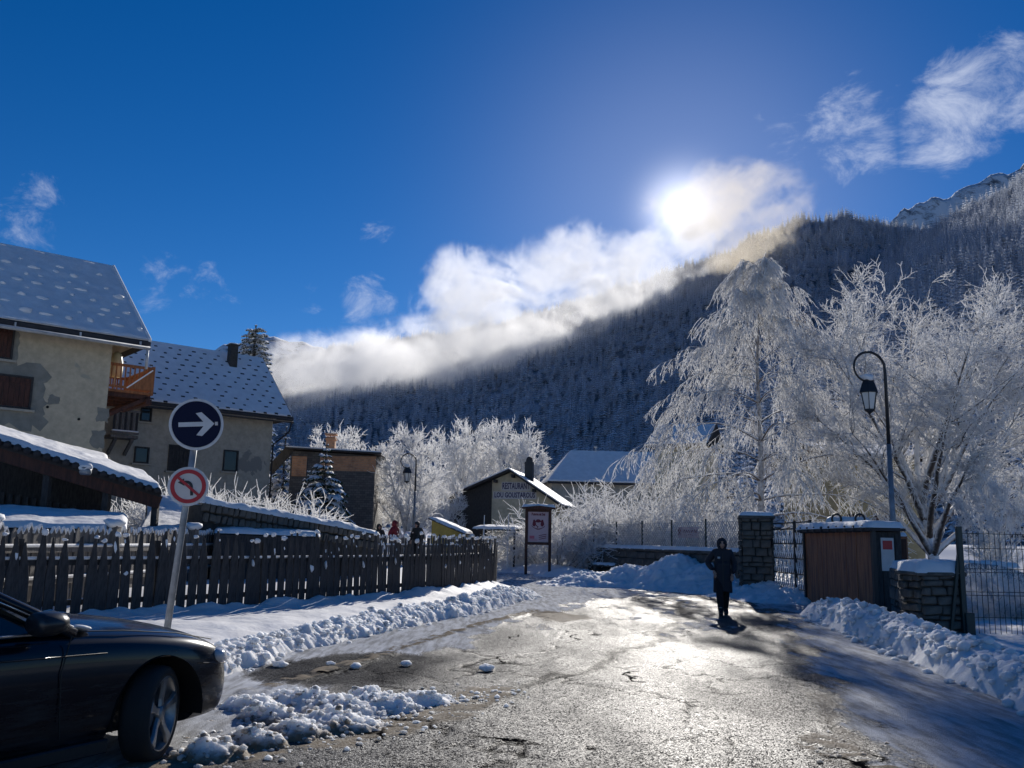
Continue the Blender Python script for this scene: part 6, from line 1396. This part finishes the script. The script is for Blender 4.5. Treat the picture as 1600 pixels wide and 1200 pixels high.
for x, z, y, s_ in ((-.72, .955, -.72, .085), (-.6, .95, -.76, .05), (.72, .745, -.45, .05)): link('snow_lump', BLOB[2], None, CAR, (x, y, z+.015), (0, .2, .4), (s_*1.5, s_, s_*.6))
def wheel(x, sd_, steer):
    w_ = link('wheel', MB().box((0, 0, 0), (.001, .001, .001)).mesh('wheel'), M['plastic'], CAR, (x, sd_*.80, .33), (0, 0, steer)); 
    def lat(prof, n=40):
        rg = [[(r_*math.cos(6.28318*k/n), y_*sd_, r_*math.sin(6.28318*k/n)) for k in range(n)] for r_, y_ in prof]; q = MB(); q.loft(rg, True, False); return q
    part('tyre', lat([(.245, -.10), (.29, -.105), (.322, -.085), (.33, -.04), (.33, .04), (.322, .085), (.29, .105), (.255, .10), (.245, .085)]), M['rubber'], w_, True)
    part('rim', lat([(.246, .096), (.256, .101), (.246, .088), (.225, .06), (.21, -.02), (.21, -.09)]), M['alloy'], w_, True)
    q = MB(); q.loft([[(r_*math.cos(6.28318*k/24), y_*sd_, r_*math.sin(6.28318*k/24)) for k in range(24)] for r_, y_ in ((.15, -.03), (.14, -.02))]); part('brake_disc', q, M['galv'], w_, True)
    for k in range(5):
        a = 6.28318*k/5+.3; ca, sa = math.cos(a), math.sin(a); q = MB(); rg = []
        for r_, hw, y_ in ((.035, .036, .075), (.10, .03, .072), (.17, .034, .082), (.244, .055, .088)):
            rg.append([(r_*ca-hw*sa*e, (y_+d)*sd_, r_*sa+hw*ca*e) for e, d in ((-1, -.012), (1, -.012), (.7, .012), (-.7, .012))])
        q.loft(rg); part('spoke', q, M['alloy'], w_, False, .004)
    q = MB(); q.loft([[(r_*math.cos(6.28318*k/20), y_*sd_, r_*math.sin(6.28318*k/20)) for k in range(20)] for r_, y_ in ((.06, .05), (.058, .085), (.03, .095))]); part('hub_cap', q, M['alloy'], w_, True)
for x, st in ((0, R(27)), (-2.75, 0)):
    for sd_ in (-1, 1): wheel(x, sd_, st)

# ---------------------------------------------------------------- people
def skin(name, verts, edges, radii, rootv, mt, parent, sub=2):
    me = bpy.data.meshes.new(name); me.from_pydata(verts, edges, []); o = bpy.data.objects.new(name, me); C.objects.link(o)
    o.modifiers.new('skin', 'SKIN'); sv = me.skin_vertices[0].data
    for i, r_ in enumerate(radii): sv[i].radius = (r_, r_) if not isinstance(r_, tuple) else r_; sv[i].use_root = (i == rootv)
    m2 = o.modifiers.new('sub', 'SUBSURF'); m2.levels = sub; m2.render_levels = sub
    nm = eval_mesh(o, name); bpy.data.objects.remove(o); nm.polygons.foreach_set('use_smooth', [True]*len(nm.polygons)); nm.materials.clear(); return link(name, nm, mt, parent)
def person(label, loc_, rotz, coat, legs, height=1.7, hood=True, long=True, stride=.12, group=None, hat=None):
    o = thing('person', label, 'person', loc_, rotz, group); k = height/1.7; o.scale = (k, k, k)
    V = [(0, 0, .93), (0, .01, 1.12), (0, .02, 1.32), (0, .01, 1.44), (0, -.01, 1.52), (0, -.02, 1.59),
         (-.17, .02, 1.38), (-.325, .06, 1.14), (-.2, -.12, .985), (.17, .02, 1.38), (.28, .05, 1.12), (.225, -.09, .91),
         (-.09, 0, .88), (-.085, -.06-stride*.3, .5), (-.07, .02-stride*.8, .09), (-.08, -.15-stride*.8, .045), (.09, 0, .88), (.085, -.03+stride*.3, .5), (.07, .03+stride*.5, .09), (.08, -.13+stride*.5, .045)]
    E_ = [(0, 1), (1, 2), (2, 3), (3, 4), (4, 5), (2, 6), (6, 7), (7, 8), (2, 9), (9, 10), (10, 11), (0, 12), (12, 13), (13, 14), (14, 15), (0, 16), (16, 17), (17, 18), (18, 19)]
    Rr = [.14, .12, .13, .055, .085, .09, .065, .05, .035, .065, .05, .035, .105, .088, .068, .05, .105, .088, .068, .05]
    skin('body', V, E_, Rr, 0, legs, o)
    # coat: torso, sleeves
    V2 = [(0, 0, .98), (0, .015, 1.15), (0, .02, 1.34), (0, .012, 1.46), (-.175, .02, 1.39), (-.335, .07, 1.15), (-.22, -.10, 1.0), (.175, .02, 1.385), (.285, .06, 1.12), (.235, -.07, .93)]
    skin('coat', V2, [(0, 1), (1, 2), (2, 3), (2, 4), (4, 5), (5, 6), (2, 7), (7, 8), (8, 9)], [(.20, .15), (.19, .14), (.19, .14), .10, .10, .078, .062, .10, .078, .062], 0, coat, o)
    q = MB(); zl = .5 if long else .84
    rg = []
    for z, rx, ry_ in ((1.2, .185, .14), (1.08, .18, .145), (.95, .195, .155), (.78, .205, .16), (zl+.02, .215, .165), (zl, .215, .165), (zl+.015, .18, .135)):
        if z >= zl: rg.append([(rx*(1+.03*math.sin(5*a+z*3))*math.cos(a), .01+ry_*(1+.03*math.sin(4*a+z*5))*math.sin(a), z+(.015*math.sin(3*a) if z < .6 else 0)) for a in [6.28318*j/28 for j in range(28)]])
    q.loft(rg); part('coat_skirt', q, coat, o, True)
    for z in (1.12, 1.22): q = MB(); q.box((.085, -.165, z), (.12, .012, .012)); part('pocket_flap', q, M['plastic'], o)
    q = MB(); q.box((0, -.172, 1.0), (.014, .012, .75)); part('zip', q, M['plastic'], o)
    q = MB(); q.box((-.09, -.166, 1.27), (.06, .012, .045)); part('badge', q, M['paint_white'], o, False, .004)
    # head with face
    bm = bmesh.new(); bmesh.ops.create_uvsphere(bm, u_segments=20, v_segments=14, radius=1)
    for v in bm.verts:
        x, y, z = v.co; v.co = Vector((x*.075*(1-.18*max(0, -z)), y*.092-.005, z*.115))
        if y < -.6 and abs(x) < .22 and -.25 < z < .15: v.co.y -= .022*(1-abs(x)/.22)
        if y < -.5 and .12 < z < .35 and .2 < abs(x) < .6: v.co.y += .010
    hm = bpy.data.meshes.new('head'); bm.to_mesh(hm); bm.free(); hm.polygons.foreach_set('use_smooth', [True]*len(hm.polygons)); hd = link('head', hm, M['skin'], o, (0, -.025, 1.575))
    for sx in (-1, 1):
        q = MB(); q.lathe([(.0, -.004), (.011, 0), (0, .004)], 8); part('eye', q, M['plastic'], hd, True, 0, (sx*.03, -.088, .018), (R(90), 0, 0)); q = MB(); q.box((sx*.074, 0, -.005), (.014, .03, .05)); part('ear', q, M['skin'], hd, False, .006)
    q = MB(); q.box((0, -.088, -.055), (.042, .01, .008)); part('mouth', q, M['lips'], hd)
    q = MB(); q.lathe([(.095, -.02), (.10, .03), (.085, .085), (.04, .118), (.005, .125)], 18); part('hair', q, M['plastic'], hd, True, 0, (0, .012, 0))
    if hood:
        bm = bmesh.new(); bmesh.ops.create_uvsphere(bm, u_segments=24, v_segments=16, radius=1); bmesh.ops.delete(bm, geom=[v for v in bm.verts if v.co.y < -.62 and -.85 < v.co.z < .55], context='VERTS'); hm = bpy.data.meshes.new('hood'); bm.to_mesh(hm); bm.free(); hm.polygons.foreach_set('use_smooth', [True]*len(hm.polygons))
        link('hood', hm, coat, o, (0, .0, 1.575), (R(-6), 0, 0), (.118, .135, .155))
        q = MB(); q.tube([(.085*math.cos(a), -.085-.01*math.sin(a), 1.56+.105*math.sin(a)) for a in [6.28318*j/20 for j in range(21)]], .024, 7); part('hood_rim', q, coat, o, True)
    if hat: q = MB(); q.lathe([(.10, .03), (.105, .06), (.09, .12), (.03, .145), (.002, .147)], 16, (0, 0, 0)); part('hat', q, hat, hd, True, 0, (0, .01, 0))
    for sx in (-1, 1):
        Vh = [(0, 0, 0), (0, -.03, -.035), (0, -.055, -.065)]; Eh = [(0, 1), (1, 2)]; Rh = [.022, .026, .024]
        for j, (off, ln) in enumerate(((-.027, .055), (-.009, .068), (.009, .064), (.026, .05))):
            b_ = len(Vh); Vh += [(off, -.075, -.085), (off*1.05, -.085-ln*.3, -.09-ln*.5), (off, -.075-ln*.3, -.095-ln)]; Eh += [(2, b_), (b_, b_+1), (b_+1, b_+2)]; Rh += [.0095, .009, .008]
        b_ = len(Vh); Vh += [(-sx*.034, -.05, -.05), (-sx*.046, -.075, -.075)]; Eh += [(1, b_), (b_, b_+1)]; Rh += [.011, .009]
        h_ = skin('hand', Vh, Eh, Rh, 0, M['skin'], o, 1); h_.location = (sx*.21, -.115, .99) if sx < 0 else (.228, -.085, .915); h_.rotation_euler = (R(10), 0, sx*R(-25))
    for i, sx in enumerate((-1, 1)):
        oy = -.8*stride if sx < 0 else .5*stride; q = MB()
        q.loft([[(sx*.075+w_*math.cos(a), oy+y0+l_*math.sin(a), z) for a in [6.28318*j/14 for j in range(14)]] for z, w_, l_, y0 in ((0, .048, .135, -.06), (.03, .05, .138, -.06), (.06, .047, .12, -.05), (.095, .045, .075, -.0), (.16, .048, .055, .02))]); sh = part('boot', q, M['plastic'], o, True)
        q = MB(); q.lathe([(.05, 0), (.058, .012), (.05, .03)], 12, (sx*.075, oy+.02, .15)); part('boot_cuff', q, M['wool'], sh, True)
    return o
M['skin'] = mat('skin', (.42, .25, .18), .55); M['lips'] = mat('lips', (.30, .10, .09), .5); M['wool'] = mat('pale_wool', (.45, .43, .40), .9); M['coat_navy'] = mat('dark_navy_coat', (.016, .017, .026), .75, bump=.3, bscale=25); M['trouser'] = mat('dark_trousers', (.008, .008, .011), .85); M['coat_red'] = mat('red_jacket', (.19, .014, .022), .7, bump=.2); M['coat_dark'] = mat('dark_green_jacket', (.02, .025, .025), .8)
pp = G(1130, 961); person('person in a long dark hooded coat walking up the bright road', (pp.x, pp.y, .012), -.12, M['coat_navy'], M['trouser'], 1.72, True, True, .26)
p2 = P(617, 830, 36); person('person in a red jacket standing behind the garden fences', (p2.x, p2.y, float(gz(p2.x, p2.y))-.03), 1.2, M['coat_red'], M['trouser'], 1.72, True, False, .05, 'people behind the garden fences')
p3 = P(592, 830, 36.6); person('person in dark clothes beside the one in the red jacket', (p3.x, p3.y, float(gz(p3.x, p3.y))-.03), .4, M['coat_dark'], M['trouser'], 1.58, True, False, .05, 'people behind the garden fences')
p4 = P(652, 830, 36.5); person('person wearing a black hat next to the distant lamp post', (p4.x, p4.y, float(gz(p4.x, p4.y))-.03), -.6, M['coat_dark'], M['trouser'], 1.7, False, False, .05, 'people behind the garden fences', M['plastic'])
